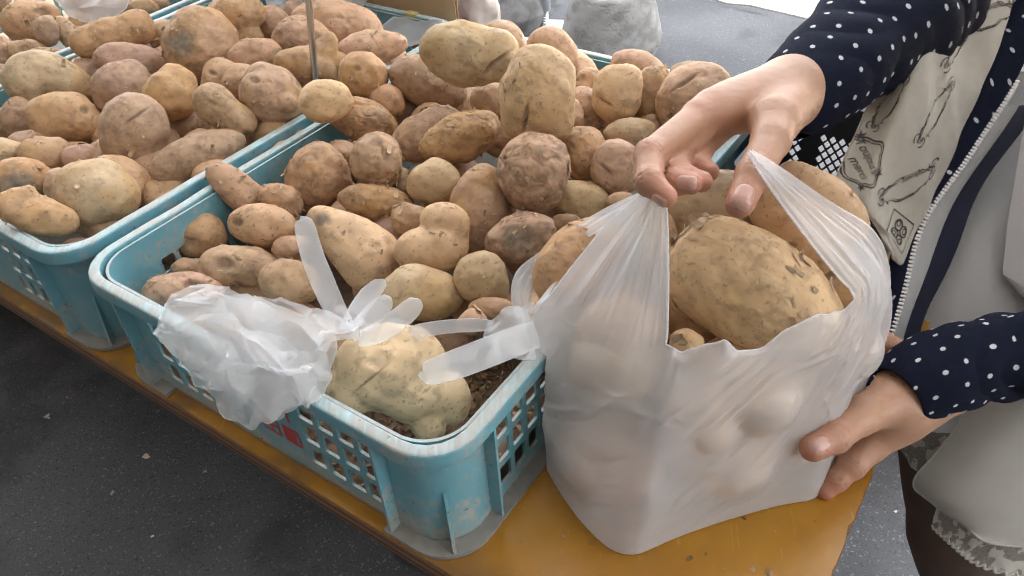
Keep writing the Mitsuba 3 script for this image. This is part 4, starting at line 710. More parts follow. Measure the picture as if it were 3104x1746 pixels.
for i, C in enumerate(((((.1428,.0112,.1386),(.1704,.0242,.1376),(.2008,.0332,.1341)),((.1645,.0064,.1295),(.1909,.018,.1327),(.2207,.0268,.1295)),((.1858,.0001,.1255),(.2087,.0092,.1242),(.236,.0204,.1233))), (((.1833,.0329,.1368),(.213,.0385,.1321),(.243,.0428,.1274)),((.2019,.0168,.1285),(.2257,.0246,.1269),(.2559,.0322,.1252)),((.2232,.0079,.1204),(.2429,.0086,.118),(.2652,.0123,.1198))), (((.1883,-.0007,.1292),(.2059,.0104,.1304),(.2248,.0158,.1285)),((.2006,-.0122,.1172),(.2184,-.0044,.1199),(.2333,.0023,.1219)),((.2168,-.0208,.1053),(.2316,-.0187,.103),(.2455,-.0154,.1026))), (((.2269,.0088,.1233),(.245,.0112,.1221),(.266,.0092,.1179)),((.228,-.0126,.1114),(.2463,-.0073,.1097),(.2626,.0015,.1144)),((.229,-.0265,.0943),(.2402,-.0174,.1013),(.253,-.0071,.1099))))):
    P = crumple(spl(np.array(C), 50, 60, 1, 1), .0035, 60 + i); put(g1 + '__fold', cat([gridmesh(P)] + [tube(l[::3], .0003, 5) for l in (P[0], P[-1], P[:, 0], P[:, -1])]), 'glove_film', smooth=True)
for i, pts in enumerate((((.1735,.0929,.1577,.004),(.1783,.0893,.154,.0068),(.192,.0791,.1438,.0074),(.2071,.0702,.1355,.0076),(.2229,.0613,.1297,.0072),(.2414,.0527,.124,.006)), ((.2341,.0992,.1254,.003),(.2342,.0936,.1231,.005),(.2344,.083,.1221,.006),(.2396,.0654,.1219,.006),(.2466,.0486,.1227,.005)), ((.266,.0983,.1222,.004),(.2664,.0902,.1204,.0066),(.2648,.0776,.1188,.0072),(.2628,.0622,.1195,.0065),(.2594,.0482,.1241,.005)), ((.2489,.0904,.1205,.004),(.2485,.0809,.1211,.0066),(.2486,.0686,.1201,.0068),(.2513,.0473,.1226,.005)))):
    a, b = glove_finger(pts, i + 1); put(g1 + '__finger', cat([a] + b), 'glove_film', smooth=True)
g2 = fresh('plastic_glove'); tag(g2, 'clear plastic glove squeezed beside the shopping bag, a finger pointing at the giant potato', 'disposable glove', 'disposable gloves in the right crate')
for i, pts in enumerate((((.3209,.0378,.1343,.004),(.3246,.041,.1347,.0072),(.3326,.0552,.1334,.0085),(.3421,.074,.1322,.0088),(.3503,.0916,.1307,.0088),(.3565,.1043,.1292,.008)), ((.2803,.0727,.1171,.004),(.2848,.0777,.1187,.0045),(.2962,.0883,.1192,.0042),(.3117,.0978,.1205,.0042),(.3247,.1018,.1228,.003)))):
    a, b = glove_finger(pts, i + 7); put(g2 + '__finger', cat([a] + b), 'glove_film', smooth=True)
put(g2 + '__palm', glove_body(np.array((((.321,.1047,.1205),(.3254,.1146,.1268),(.3316,.1218,.1293),(.3405,.1268,.1278)),((.3237,.095,.1202),(.3328,.1037,.1251),(.3399,.1115,.1291),(.3478,.1177,.128)),((.3351,.0866,.1196),(.3436,.0945,.1242),(.3503,.1001,.1264),(.3564,.1051,.1253)),((.3357,.0754,.1209),(.3464,.0835,.1211),(.3548,.0883,.1197),(.3621,.0949,.1178)))), 21, .0045, 60, 60), 'glove_film', smooth=True)

# ---- plastic sheets further back
def sheet_thing(key, label, C, seed, amp, cat_='plastic bag'):
    k = fresh(key); tag(k, label, cat_); P = crumple(spl(np.array(C), 90, 110, 1, 2), amp, seed, 20.)
    scene[k] = mikit.ply(cat([gridmesh(P)] + [tube(l[::3], .0007, 5) for l in (P[0], P[-1], P[:, 0], P[:, -1])]), 'clear_film', smooth=True)
sheet_thing('clear_plastic_bag', 'milky clear plastic bag lying over the potatoes at the top left', (((-.462,.2875,.1689),(-.4171,.2969,.1772),(-.3863,.3177,.1753),(-.3736,.3472,.1634)),((-.4233,.271,.1568),(-.3738,.27,.1674),(-.3477,.2876,.1658),(-.3479,.3256,.1556)),((-.389,.2636,.1488),(-.3458,.2587,.1601),(-.3242,.274,.1594),(-.3307,.3006,.1506)),((-.3643,.261,.1443),(-.3404,.2565,.1465),(-.3273,.2647,.145),(-.3254,.2806,.1433))), 5, .006)
sheet_thing('clear_plastic_bag', 'white plastic bag spread behind the metal rod at the top edge of the picture', (((-.2861,.4677,.1391),(-.2448,.4957,.1365),(-.2109,.5166,.1326),(-.1728,.5404,.1284)),((-.2634,.4456,.125),(-.2167,.465,.1262),(-.1841,.4862,.1234),(-.1566,.5158,.1166)),((-.2482,.4342,.119),(-.2037,.4497,.1179),(-.1718,.4713,.1159),(-.1507,.5013,.1141)),((-.2341,.4313,.1141),(-.1969,.4416,.1131),(-.1713,.4628,.1121),(-.1513,.4943,.1125))), 6, .007)
sheet_thing('clear_plastic_bag', 'clear plastic sheet tucked in the back right corner of the middle crate', (((-.0979,.4948,.1094),(-.0772,.5062,.1056),(-.0543,.5157,.1063),(-.0404,.517,.1055)),((-.0973,.4683,.1069),(-.0646,.4768,.1075),(-.046,.4905,.1074),(-.0305,.4988,.1043)),((-.0849,.4501,.104),(-.0512,.4536,.1068),(-.0332,.4675,.1074),(-.0233,.48,.1046)),((-.077,.4436,.1),(-.0471,.4442,.1028),(-.033,.4558,.1039),(-.0243,.47,.1035))), 8, .005)
# ---------------------------------------------------------------- the person
def skin_col(p, n, uv):
    a = fbm(p.x * 300, p.y * 300, p.z * 300, 3); b = noise(p.x * 900, p.y * 900, p.z * 900)
    return .90 + .14 * a + .06 * (b - .5)
def skin_bump(p, n, uv): return fbm(p.x * 800, p.y * 800, p.z * 800, 2) * .0003 + noise(p.x * 240, p.y * 500, p.z * 500) * .00022
scene['skin'] = bump(pr(VC, .46, specular=.42, sheen=.15), skin_bump, 2e-4)
scene['nail'] = two(pr((.44, .25, .195), .22, specular=.55))
def dots(base, dot, sp, r, seed):
    def fn(p, n, uv):
        x, y = uv.x / sp, uv.y / sp; row = dr.floor(y); x = x + .5 * (row - 2 * dr.floor(row / 2)); cx, cy = dr.floor(x), row
        jx, jy = (cell_rand(cx, cy, seed) - .5) * .34, (cell_rand(cx, cy, seed + 1) - .5) * .34
        d = dr.sqrt(dr.square(x - cx - .5 - jx) + dr.square(y - cy - .5 - jy)) * sp
        t = smoothstep(r + .00025, r - .00025, d)
        w = .85 + .3 * fbm(p.x * 200, p.y * 200, p.z * 200, 2)
        return mix(mi.Color3f(*base) * w, mi.Color3f(*dot), t)
    return mikit.proc(fn)
def weave(p, n, uv): return (noise(p.x * 1500, p.y * 1500, p.z * 300) + noise(p.x * 300, p.y * 300, p.z * 1500)) * .00010
scene['navy_dots'] = two(bump(pr(dots((.005, .007, .019), (.48, .49, .52), .0165, .00172, 3), .85, specular=.15), weave, 2e-4))
scene['cream_cloth'] = two(bump(pr(mikit.proc(lambda p, n, uv: mix(mi.Color3f(.50, .46, .39), mi.Color3f(.57, .53, .455), fbm(p.x * 120, p.y * 120, p.z * 120, 3))), .85, sheen=.3), weave, 2e-4))
scene['skirt_cloth'] = two(bump(pr(mikit.proc(lambda p, n, uv: mix(mi.Color3f(.40, .385, .345), mi.Color3f(.46, .445, .40), fbm(p.x * 60, p.y * 60, p.z * 60, 3))), .85, sheen=.3), weave, 2e-4))
scene['grey_cloth'] = two(bump(pr((.42, .417, .41), .8, sheen=.1), weave, 2e-4))
scene['pink_cloth'] = two(bump(pr((.45, .43, .43), .8, sheen=.1), weave, 2e-4))
scene['navy_cloth'] = two(pr((.012, .015, .034), .8))
scene['zip_white'] = two(pr((.74, .74, .72), .35))
scene['print_ink'] = two(pr((.045, .038, .035), .8))
scene['stocking'] = pr(mikit.proc(lambda p, n, uv: mix(mi.Color3f(.085, .052, .038), mi.Color3f(.115, .072, .052), fbm(p.x * 40, p.y * 40, p.z * 40, 3))), .6, sheen=.4)
scene['hair'] = pr((.02, .015, .012), .5)
scene['shoe_leather'] = pr((.03, .025, .022), .4)
def lace_col(p, n, uv):
    net = dr.maximum(smoothstep(.62, .80, dr.abs(dr.sin(uv.x * 2600) )), smoothstep(.62, .80, dr.abs(dr.sin(uv.y * 2600))))
    f = fbm(uv.x * 95, uv.y * 95, 3., 3); fl = smoothstep(.50, .54, f)
    ring = smoothstep(.012, .004, dr.abs(noise(uv.x * 130, uv.y * 130, 8.) - .5)) * .9
    t = dr.maximum(fl, dr.maximum(net * .45, ring))
    return mix(mi.Color3f(.10, .075, .058), mi.Color3f(.52, .50, .45), t)
scene['lace'] = two(bump(pr(mikit.proc(lace_col), .85), lambda p, n, uv: fbm(uv.x * 95, uv.y * 95, 3., 3) * .0012, 3e-4))

def rcone(p, a, b, r1, r2):
    a, b = np.asarray(a), np.asarray(b); d = b - a; h = np.clip(((p - a) @ d) / (d @ d), 0, 1)
    return np.linalg.norm(p - a - h[..., None] * d, axis=-1) - (r1 + (r2 - r1) * h)
def smin(a, b, k): h = np.clip(.5 + .5 * (b - a) / k, 0, 1); return b * (1 - h) + a * h - k * h * (1 - h)
def surface_nets(f, lo, hi, s):
    """dual mesh of f(p) = 0 in the box lo..hi with cells of s metres, outside positive"""
    ns = np.ceil((np.array(hi) - lo) / s).astype(int) + 1
    ax = [lo[i] + s * np.arange(ns[i]) for i in range(3)]
    D = np.empty(tuple(ns))
    for i in range(ns[0]): D[i] = f(np.stack(np.meshgrid([ax[0][i]], ax[1], ax[2], indexing='ij'), -1)[0])
    S = D < 0; c = ns - 1
    cnt = sum(S[a:a + c[0], b:b + c[1], d:d + c[2]].astype(int) for a in (0, 1) for b in (0, 1) for d in (0, 1)); act = (cnt > 0) & (cnt < 8)
    pos = np.zeros(tuple(c) + (3,)); w = np.zeros(tuple(c))
    off = [(a, b, d) for a in (0, 1) for b in (0, 1) for d in (0, 1)]
    for i0, o0 in enumerate(off):
        for o1 in off[i0 + 1:]:
            if sum(abs(x - y) for x, y in zip(o0, o1)) != 1: continue
            d0 = D[o0[0]:o0[0] + c[0], o0[1]:o0[1] + c[1], o0[2]:o0[2] + c[2]]; d1 = D[o1[0]:o1[0] + c[0], o1[1]:o1[1] + c[1], o1[2]:o1[2] + c[2]]
            x = (d0 < 0) != (d1 < 0); t = np.where(x, d0 / np.where(x, d0 - d1, 1), 0)
            for q in range(3): pos[..., q] += np.where(x, o0[q] + (o1[q] - o0[q]) * t, 0)
            w += x
    idx = -np.ones(tuple(c), int); ii = np.argwhere(act); idx[act] = np.arange(len(ii))
    V = (ii + pos[act] / w[act][:, None]) * s + np.array(lo); F = []
    for axis in range(3):
        o = np.zeros(3, int); o[axis] = 1; b, d = [q for q in range(3) if q != axis]
        A, B = S[:ns[0] - o[0], :ns[1] - o[1], :ns[2] - o[2]], S[o[0]:, o[1]:, o[2]:]
        e = np.argwhere(A != B); e = e[(e[:, b] > 0) & (e[:, d] > 0) & (e[:, b] < c[b]) & (e[:, d] < c[d])]
        e1, e2, e3 = e.copy(), e.copy(), e.copy(); e1[:, b] -= 1; e2[:, b] -= 1; e2[:, d] -= 1; e3[:, d] -= 1
        q = np.stack([idx[tuple(x.T)] for x in (e, e1, e2, e3)], -1); fl = A[tuple(e.T)]
        if axis == 1: fl = ~fl
        q[~fl] = q[~fl][:, ::-1]; q = q[(q >= 0).all(1)]; F.append(np.vstack([q[:, [0, 1, 2]], q[:, [0, 2, 3]]]))
    m = tm(V, np.vstack(F)); m.remove_unreferenced_vertices(); return m
HR = {'wrist':((.4292,.3533,.2071,.0215),(.4246,.3235,.2051,.0225)),'fore':((.4276,.3384,.2064,.024),(.4378,.4502,.2004,.03)),'palm':(((.426,.319,.2153,.019),(.3978,.2277,.2304,.011)),((.4224,.3271,.2101,.018),(.3999,.2456,.2259,.0115)),((.4188,.3352,.2048,.016),(.4009,.2639,.2193,.011)),((.4181,.339,.2012,.015),(.4039,.279,.2114,.0105))),'thumb':((.4308,.307,.2114,.0175),(.4373,.25,.2269,.015),(.4437,.2261,.2275,.0112),(.447,.191,.2242,.0093),(.4487,.1697,.2182,.008)),'index':((.3976,.2265,.2293,.0108),(.3929,.1716,.2315,.0083),(.4033,.1504,.2287,.0074),(.4158,.1465,.2254,.006)),'middle':((.3999,.2456,.2259,.0115),(.3985,.1887,.2175,.008),(.4109,.1689,.2208,.0071),(.4209,.1677,.2235,.0063)),'ring':((.4009,.2639,.2193,.011),(.3964,.1986,.2144,.0085),(.4126,.1775,.2186,.0072),(.4225,.1788,.219,.0062)),'little':((.4039,.279,.2114,.0105),(.4007,.2282,.2087,.0078),(.4099,.205,.2109,.0068),(.4183,.2011,.2122,.0058))}
HL = {'wrist':((.5604,.2598,.0371,.0205),(.552,.2463,.041,.02)),'fore':((.5579,.2568,.0392,.021),(.6232,.3334,.0506,.017)),'palm':(((.5508,.2483,.0439,.0165),(.5462,.2858,.0503,.0105)),((.5522,.2513,.0348,.016),(.5433,.2837,.0379,.0105)),((.553,.2513,.0281,.015),(.5448,.2727,.0201,.011)),((.5555,.2477,.029,.015),(.5474,.2251,.0194,.0125))),'thumb':((.5504,.2433,.0471,.016),(.5377,.2138,.0559,.0125),(.5367,.2055,.0595,.0112),(.5285,.1767,.0657,.0098),(.5205,.1595,.0674,.0082)),'index':((.5459,.2851,.0561,.009),(.5305,.2838,.0595,.0082),(.5226,.2864,.0582,.0074),(.5096,.2869,.0555,.0066)),'middle':((.5437,.2815,.0387,.009),(.5327,.2776,.0334,.0082),(.5223,.2773,.028,.0074),(.5115,.2758,.0249,.0066)),'ring':((.5448,.2727,.0201,.009),(.5319,.2689,.0132,.008),(.5233,.268,.0091,.0072),(.5144,.2669,.005,.0064)),'little':((.5474,.2251,.0194,.0125),(.5421,.2053,.0151,.0092),(.5369,.1934,.009,.0076),(.533,.1847,.0034,.0064))}
def hand(Hd, s=.0016):
    ch = ('thumb', 'index', 'middle', 'ring', 'little'); A = lambda q: (np.array(q[:3]), q[3])
    def f(p):
        out = None
        (a, r1), (b, r2) = A(Hd['fore'][0]), A(Hd['fore'][1]); out = rcone(p, a, b, r1, r2)
        (a, r1), (b, r2) = A(Hd['wrist'][0]), A(Hd['wrist'][1]); out = smin(out, rcone(p, a, b, r1, r2), .012)
        for bone in Hd['palm']:
            (a, r1), (b, r2) = A(bone[0]), A(bone[1]); out = smin(out, rcone(p, a, b, r1, r2), .013)
        fing = None
        for c in ch:
            J_ = Hd[c]; d = None
            for q in range(len(J_) - 1):
                (a, r1), (b, r2) = A(J_[q]), A(J_[q + 1]); e = rcone(p, a, b, r1 * .97, r2); d = e if d is None else smin(d, e, .004)
                if q and c != 'thumb' or q == 3: d = smin(d, np.linalg.norm(p - a, axis=-1) - r1 * 1.0, .003)      # knuckle
            out = smin(out, d, .006 if c == 'thumb' else .0022) if fing is None or True else out
        return out
    pts = np.array([q[:3] for c in ch for q in Hd[c]] + [q[:3] for q in Hd['wrist']] + [Hd['fore'][0][:3]]); far = np.array(Hd['fore'][1][:3]); mid = np.array(Hd['fore'][0][:3]) * .35 + far * .65
    lo, hi = np.minimum(pts.min(0), mid) - .034, np.maximum(pts.max(0), mid) + .034
    m = surface_nets(f, lo, hi, s); V0 = m.vertices.copy(); trimesh.smoothing.filter_taubin(m, iterations=8)
    off = np.linalg.norm(m.vertices - V0, axis=1) > .0025; m.vertices = np.where(off[:, None], V0, m.vertices)
    V = m.vertices; col = np.tile([.375, .212, .133], (len(V), 1))
    n1 = meshkit.fbm(V * 70, 3); n2 = meshkit.fbm(V * 240, 2); col = col * (.88 + .18 * n1 + .06 * n2)[:, None]; col[:, 0] *= 1.0; col[:, 1:] *= (1.03 - .08 * meshkit.noise(V * 130))[:, None]; crs = np.zeros(len(V))
    red = np.zeros(len(V)); N = m.vertex_normals.copy(); disp = np.zeros(len(V))
    for c in ch:
        J_ = Hd[c]; tip = np.array(J_[-1][:3]); red = np.maximum(red, np.exp(-(np.linalg.norm(V - tip, axis=1) / .016) ** 2) * .9)
        for q in range(3 if c == 'thumb' else 1, len(J_) - 1):        # creases across the knuckles
            a, r = np.array(J_[q][:3]), J_[q][3]; d = np.array(J_[q + 1][:3]) - np.array(J_[q - 1][:3]); d /= np.linalg.norm(d); s_ = (V - a) @ d + .0009 * (meshkit.noise(V * 380) - .5); dist = np.linalg.norm(V - a, axis=1)
            crs = np.maximum(crs, np.clip(np.cos(s_ * 2 * np.pi / .0030), 0, 1) ** 3 * np.exp(-(s_ / .0042) ** 2) * (dist < r * 1.7))
            disp -= .0008 * np.clip(np.cos(s_ * 2 * np.pi / .0030), 0, 1) ** 3 * np.exp(-(s_ / .0042) ** 2) * (dist < r * 1.7)
            red = np.maximum(red, np.exp(-(dist / (r * 1.5)) ** 2) * .45)
    for bone in Hd['palm']: red = np.maximum(red, np.exp(-(np.linalg.norm(V - np.array(bone[1][:3]), axis=1) / .014) ** 2) * .5)
    V = V + N * disp[:, None]
    col = col * (1 - red[:, None]) + red[:, None] * np.array([.405, .17, .112])
    col = col * (1 - .22 * crs)[:, None]
    return tm(V, m.faces), col, f
def nail_mesh(f, tip, prev, r, up, L=.0105, W_=.0080):
    """a finger nail: a rounded plate laid on the skin f = 0 at the back of a finger end; up points out of the nail"""
    tip, prev, up = np.array(tip), np.array(prev), np.array(up, float); d = tip - prev; d /= np.linalg.norm(d); up = up - d * (up @ d); up /= np.linalg.norm(up); s = np.cross(d, up)
    n = 21; l = np.linspace(-1, 1, n); P = np.zeros((n, n, 3))
    for i, t in enumerate(l):
        wd = (1 - max(0, -t - .55) ** 2 * 1.6) * (1 - max(0, t - .6) ** 2 * 1.8) * (.94 + .06 * t)
        for j, q in enumerate(l):
            bow = (1 - q * q) * (.10 if t > 0 else -.10) * abs(t)
            P[i, j] = tip + d * ((t + bow) * L / 2 - r * .02) + s * (q * W_ / 2 * wd) + up * r * 1.3
    for _ in range(14): P = P - up * (np.clip(f(P.reshape(-1, 3)), -.004, .004) * .8).reshape(n, n, 1)
    edge = np.clip(1 - np.maximum(np.abs(l)[:, None], np.abs(l)[None, :]), 0, .25) / .25
    return gridmesh(P + up * (.00005 + .00050 * edge ** .6)[..., None])

pk = fresh('person'); tag(pk, 'person in navy polka dot hoodie and cream skirt, holding the shopping bag with both hands', 'person')
hr, cr, fr_ = hand(HR); hl, cl, fl_ = hand(HL)
# torso, legs and head, mostly outside the frame: one coarse body
LEG = np.array(((.6008,.5076,-.14,.07),(.6226,.498,-.2423,.056),(.6426,.4864,-.3142,.047),(.6528,.4847,-.3463,.049),(.674,.4857,-.3992,.044),(.7079,.4898,-.4815,.042)))
def body_sdf(p):
    def B(a, b, r1, r2): return rcone(p, np.array(a), np.array(b), r1, r2)
    o = B((.84, .56, .02), (.80, .60, .36), .125, .120)
    o = smin(o, B((.80, .60, .36), (.79, .60, .52), .115, .055), .06); o = smin(o, B((.79, .60, .50), (.77, .60, .64), .048, .046), .04)
    o = smin(o, B((.79, .60, .47), (.70, .78, .38), .055, .050), .05); o = smin(o, B((.79, .60, .47), (.90, .44, .40), .055, .050), .05)
    o = smin(o, B((.70, .78, .38), (.4838,.6638,.2167), .047, .036), .03); o = smin(o, B((.4838,.6638,.2167), tuple(HR['fore'][1][:3]), .030, .026), .01)
    o = smin(o, B((.90, .44, .40), (.6932,.4064,.0399), .047, .038), .03); o = smin(o, B((.6932,.4064,.0399), tuple(HL['fore'][1][:3]), .022, .014), .005)
    h = (p - np.array([.75, .60, .745])) / np.array([.098, .080, .118]); o = smin(o, (np.linalg.norm(h, axis=-1) - 1) * .08, .03)
    o = smin(o, np.linalg.norm(p - np.array([.652, .60, .725]), axis=-1) - .013, .018)          # nose
    for s_ in (-1, 1): o = smin(o, np.linalg.norm((p - np.array([.765, .60 + s_ * .082, .735])) / np.array([1, .5, 1.5]), axis=-1) - .020, .006)   # ears
    return o
bm = surface_nets(body_sdf, np.array([.42, .25, -.12]), np.array([1.0, .86, .89]), .010); trimesh.smoothing.filter_taubin(bm, iterations=6)
whole = cat([hr, hl, bm]); colr = np.vstack([cr, cl, np.tile([.375, .212, .133], (len(bm.vertices), 1))])
scene[pk + '__body'] = mikit.ply(tm(whole.vertices, whole.faces), 'skin', smooth=True, color=colr)
# the hoodie's body and upper arms and the skirt that hangs from the waist, as far as they lie outside the photograph
def hoodie_sdf(p):
    def B(a, b, r1, r2): return rcone(p, np.array(a), np.array(b), r1, r2)
    o = B((.84, .56, .06), (.80, .60, .36), .127, .122); o = smin(o, B((.80, .60, .36), (.79, .60, .47), .117, .075), .05)
    o = smin(o, B((.79, .60, .47), (.70, .78, .38), .062, .056), .05); o = smin(o, B((.79, .60, .47), (.90, .44, .40), .062, .056), .05)
    o = smin(o, B((.70, .78, .38), (.4838,.6638,.2167), .053, .046), .03); o = smin(o, B((.90, .44, .40), (.6932,.4064,.0399), .053, .040), .03)
    return o - .010 - .004 * (meshkit.fbm(p * 14, 2) - .5)
gm = surface_nets(hoodie_sdf, np.array([.42, .25, -.10]), np.array([1.06, .90, .60]), .011); trimesh.smoothing.filter_taubin(gm, iterations=6)
gv = gm.vertices; gm2 = tm(gv, gm.faces[gv[gm.faces][:, :, 2].max(1) < .535]); gm2.remove_unreferenced_vertices(); gv = gm2.vertices
scene[pk + '__hoodie'] = mikit.ply(gm2, 'navy_dots', smooth=True, uv=np.c_[np.arctan2(gv[:, 1] - .58, gv[:, 0] - .82) * .13, gv[:, 2]])
th = np.linspace(0, 2 * np.pi, 121); tt = np.linspace(0, 1, 40)
SKR = np.stack([np.stack([.83 - .045 * t + (.135 + .035 * t + .010 * t * np.sin(9 * th)) * np.cos(th), .565 + (.128 + .022 * t + .010 * t * np.sin(9 * th)) * np.sin(th), np.full(121, .10 - .38 * t)], -1) for t in tt])
put(pk + '__skirt_back', gridmesh(SKR), 'skirt_cloth', smooth=True)
hm = trimesh.creation.icosphere(4); hv = hm.vertices * np.array([.112, .096, .128]); hv = hv * (1 + .05 * (meshkit.fbm(hv * 40, 3)[:, None] - .5)); hv[:, 2] = np.where((hv[:, 0] < -.03) & (hv[:, 2] < .055), .055, hv[:, 2]); hv[:, 0] = np.maximum(hv[:, 0], -.080)
put(pk + '__hair', moved(tm(hv, hm.faces), (.768, .60, .765)), 'hair', smooth=True)
V3 = lambda q: np.array(q[:3])
for Hd, f_, jobs in ((HR, fr_, (('thumb', 'eye', .0128, .0120), ('index', 'side', .0080, .0070), ('middle', 'eye', .0100, .0085))), (HL, fl_, (('thumb', 'eye', .0118, .0105),))):
    for (fg_, w_, L_, W_) in jobs:
        t_, p_, r_ = V3(Hd[fg_][-1]), V3(Hd[fg_][-2]), Hd[fg_][-1][3]
        up = EYE - t_ if w_ == 'eye' else (EYE - t_) * .6 + np.array([0, 0, -.2])
        put(pk + '__finger_nail', nail_mesh(f_, t_, p_, r_, up, L_, W_), 'nail', smooth=True)
# stockinged legs and shoes
for dx, dy in ((0, 0), (.14, .10)):
    L_ = LEG.copy(); L_[:, 0] += dx; L_[:, 1] += dy; foot = np.array([[L_[-1, 0] + .01, L_[-1, 1], -.60, .034], [L_[-1, 0] + .01, L_[-1, 1], -.66, .032]]); L2 = np.vstack([L_, foot]); t = np.arange(len(L2)); q = np.linspace(0, len(L2) - 1, 60)
    put(pk + '__stocking', tube(np.stack([CubicSpline(t, L2[:, i])(q) for i in range(3)], -1), np.interp(q, t, L2[:, 3]), 36), 'stocking', smooth=True)
    f0 = L2[-1, :3]; put(pk + '__shoe', from_man(m3.Manifold.hull_points(np.vstack([(trimesh.creation.icosphere(2).vertices * s_ + np.array([f0[0] + ox, f0[1], GZ + s_])) for ox, s_ in ((.03, .034), (-.05, .034), (-.13, .026), (-.17, .018))]))), 'shoe_leather', smooth=40)

def sleeve(pts, seed, gather):
    p = np.array(pts); t = np.arange(len(p)); n, m = 260, 121; q = np.linspace(0, len(p) - 1, n)
    c = np.stack([CubicSpline(t, p[:, i])(q) for i in range(3)], -1); r = np.interp(q, t, p[:, 3]); d = np.gradient(c, axis=0); s = np.r_[0, np.cumsum(np.linalg.norm(np.diff(c, axis=0), axis=1))]; d /= np.linalg.norm(d, axis=1, keepdims=True)
    a = np.cross(d, np.array([.2, .1, .97])); a /= np.linalg.norm(a, axis=1, keepdims=True); b = np.cross(d, a); th = np.linspace(0, 2 * np.pi, m)
    e = np.cos(th)[None, :, None] * a[:, None] + np.sin(th)[None, :, None] * b[:, None]
    S, TH = np.meshgrid(s, th, indexing='ij')
    cyl = np.stack([np.cos(TH) * .9, np.sin(TH) * .9, S * 34 + .9 * np.sin(TH + seed) + .5 * np.sin(2 * TH + 2 * seed)], -1)
    w = (np.abs(2 * meshkit.noise(cyl, seed) - 1) - .5) * gather + (meshkit.noise(cyl * np.array([1.5, 1.5, .35]), seed + 4) - .5) * gather * 1.5
    w = w * np.clip((S - .006) / .06, 0.05, 1.2)
    P = c[:, None] + e * (r[:, None] + w)[..., None]
    inner = c[0] + e[0] * (r[0] - .0022); inner2 = c[12] + e[12] * (r[12] - .004)
    P = np.concatenate([inner2[None], inner[None], P]); S = np.vstack([S[:1] - .02, S[:1] - .002, S]); TH = np.vstack([TH[:2], TH])
    uv = np.stack([S, TH * .034], -1).reshape(-1, 2)
    g = gridmesh(P); return g, uv
for pts, sd, ga in ((((.4232,.3256,.2034,.0275),(.4251,.3299,.2047,.0305),(.4302,.3501,.2064,.0345),(.4363,.3788,.2078,.039),(.4418,.4126,.2082,.043),(.4474,.4431,.2101,.0465),(.4546,.4966,.2096,.05),(.4662,.5643,.2118,.054),(.4838,.6638,.2167,.058)), 3, .0044), (((.5506,.2467,.0487,.0195),(.5528,.252,.049,.024),(.5611,.2651,.0526,.0285),(.5723,.2809,.0551,.0315),(.5842,.2949,.057,.033),(.599,.3107,.0569,.0338),(.619,.3289,.0556,.0345),(.6495,.3594,.0492,.038),(.6932,.4064,.0399,.042)), 8, .0060)):
    g, uv = sleeve(pts, sd, ga); k = pk + '__sleeve'
    while k in scene: k = pk + '__sleeve_001'
    scene[k] = mikit.ply(g, 'navy_dots', smooth=True, uv=uv)

def cloth(name, C, bsdf, seed=1, amp=.004, n=120, m=120, scale=9., stretch=(1, 1, .25), hem=False, uvs=None, kk=3):
    P = spl(np.array(C), n, m, kk, kk); N = gnormals(P)
    if (N[n // 2, m // 2] @ (EYE - P[n // 2, m // 2])) < 0: N = -N
    P = P + N * ((meshkit.fbm(P * scale * np.array(stretch), 3, seed) - .5) * amp * 2)[..., None]
    ms = [gridmesh(P)]
    if hem: ms += [tube(P[-1][::2], .0011, 6), tube(P[:, 0][::2], .0009, 6)]
    g = cat(ms) if len(ms) > 1 else ms[0]; key = f'{pk}__{name}'
    du = np.r_[0, np.cumsum(np.linalg.norm(np.diff(P[n // 2], axis=0), axis=1))]; dv = np.r_[0, np.cumsum(np.linalg.norm(np.diff(P[:, m // 2], axis=0), axis=1))]
    uv = np.stack(np.broadcast_arrays(du[None, :], dv[:, None]), -1).reshape(-1, 2)
    if len(g.vertices) > len(uv): uv = np.vstack([uv, np.zeros((len(g.vertices) - len(uv), 2))])
    scene[key] = mikit.ply(g, bsdf, smooth=True, uv=uv); return P, N, du, dv
SC, SN, sdu, sdv = cloth('scarf', (((.4636,.4855,.247),(.4782,.4646,.2555),(.4872,.5014,.2455),(.4981,.5273,.2392),(.5127,.5495,.2346),(.5222,.5744,.2283)),((.4699,.4583,.2087),(.4855,.4326,.2198),(.4963,.4563,.2115),(.5054,.4881,.2012),(.5169,.5087,.1973),(.5286,.5331,.1921)),((.4595,.4204,.1721),(.4838,.4001,.1821),(.4964,.4142,.1789),(.5069,.4479,.1695),(.5176,.472,.1647),(.5284,.4963,.1617)),((.4578,.3917,.1427),(.4811,.3743,.1515),(.4962,.3854,.1468),(.5082,.4113,.1367),(.5176,.4337,.1312),(.5252,.4564,.1289)),((.4561,.3708,.1208),(.4813,.3545,.1247),(.4954,.3595,.1194),(.5075,.3783,.1087),(.5162,.3973,.1021),(.5232,.4202,.1003)),((.4697,.3707,.1095),(.4899,.3559,.1106),(.5031,.3577,.1015),(.5115,.3651,.0886),(.5185,.3743,.0769),(.5239,.3905,.0729)),((.4862,.3743,.0982),(.5011,.3589,.0962),(.5089,.3591,.0878),(.5129,.3629,.0792),(.5172,.3689,.071),(.5218,.3818,.0661))), 'cream_cloth', 4, .0090, 200, 200, 16., (1, 1, .25), True)
labels[pk + '__scarf'] = {'label': 'cream scarf printed with dark scroll frames and script'}
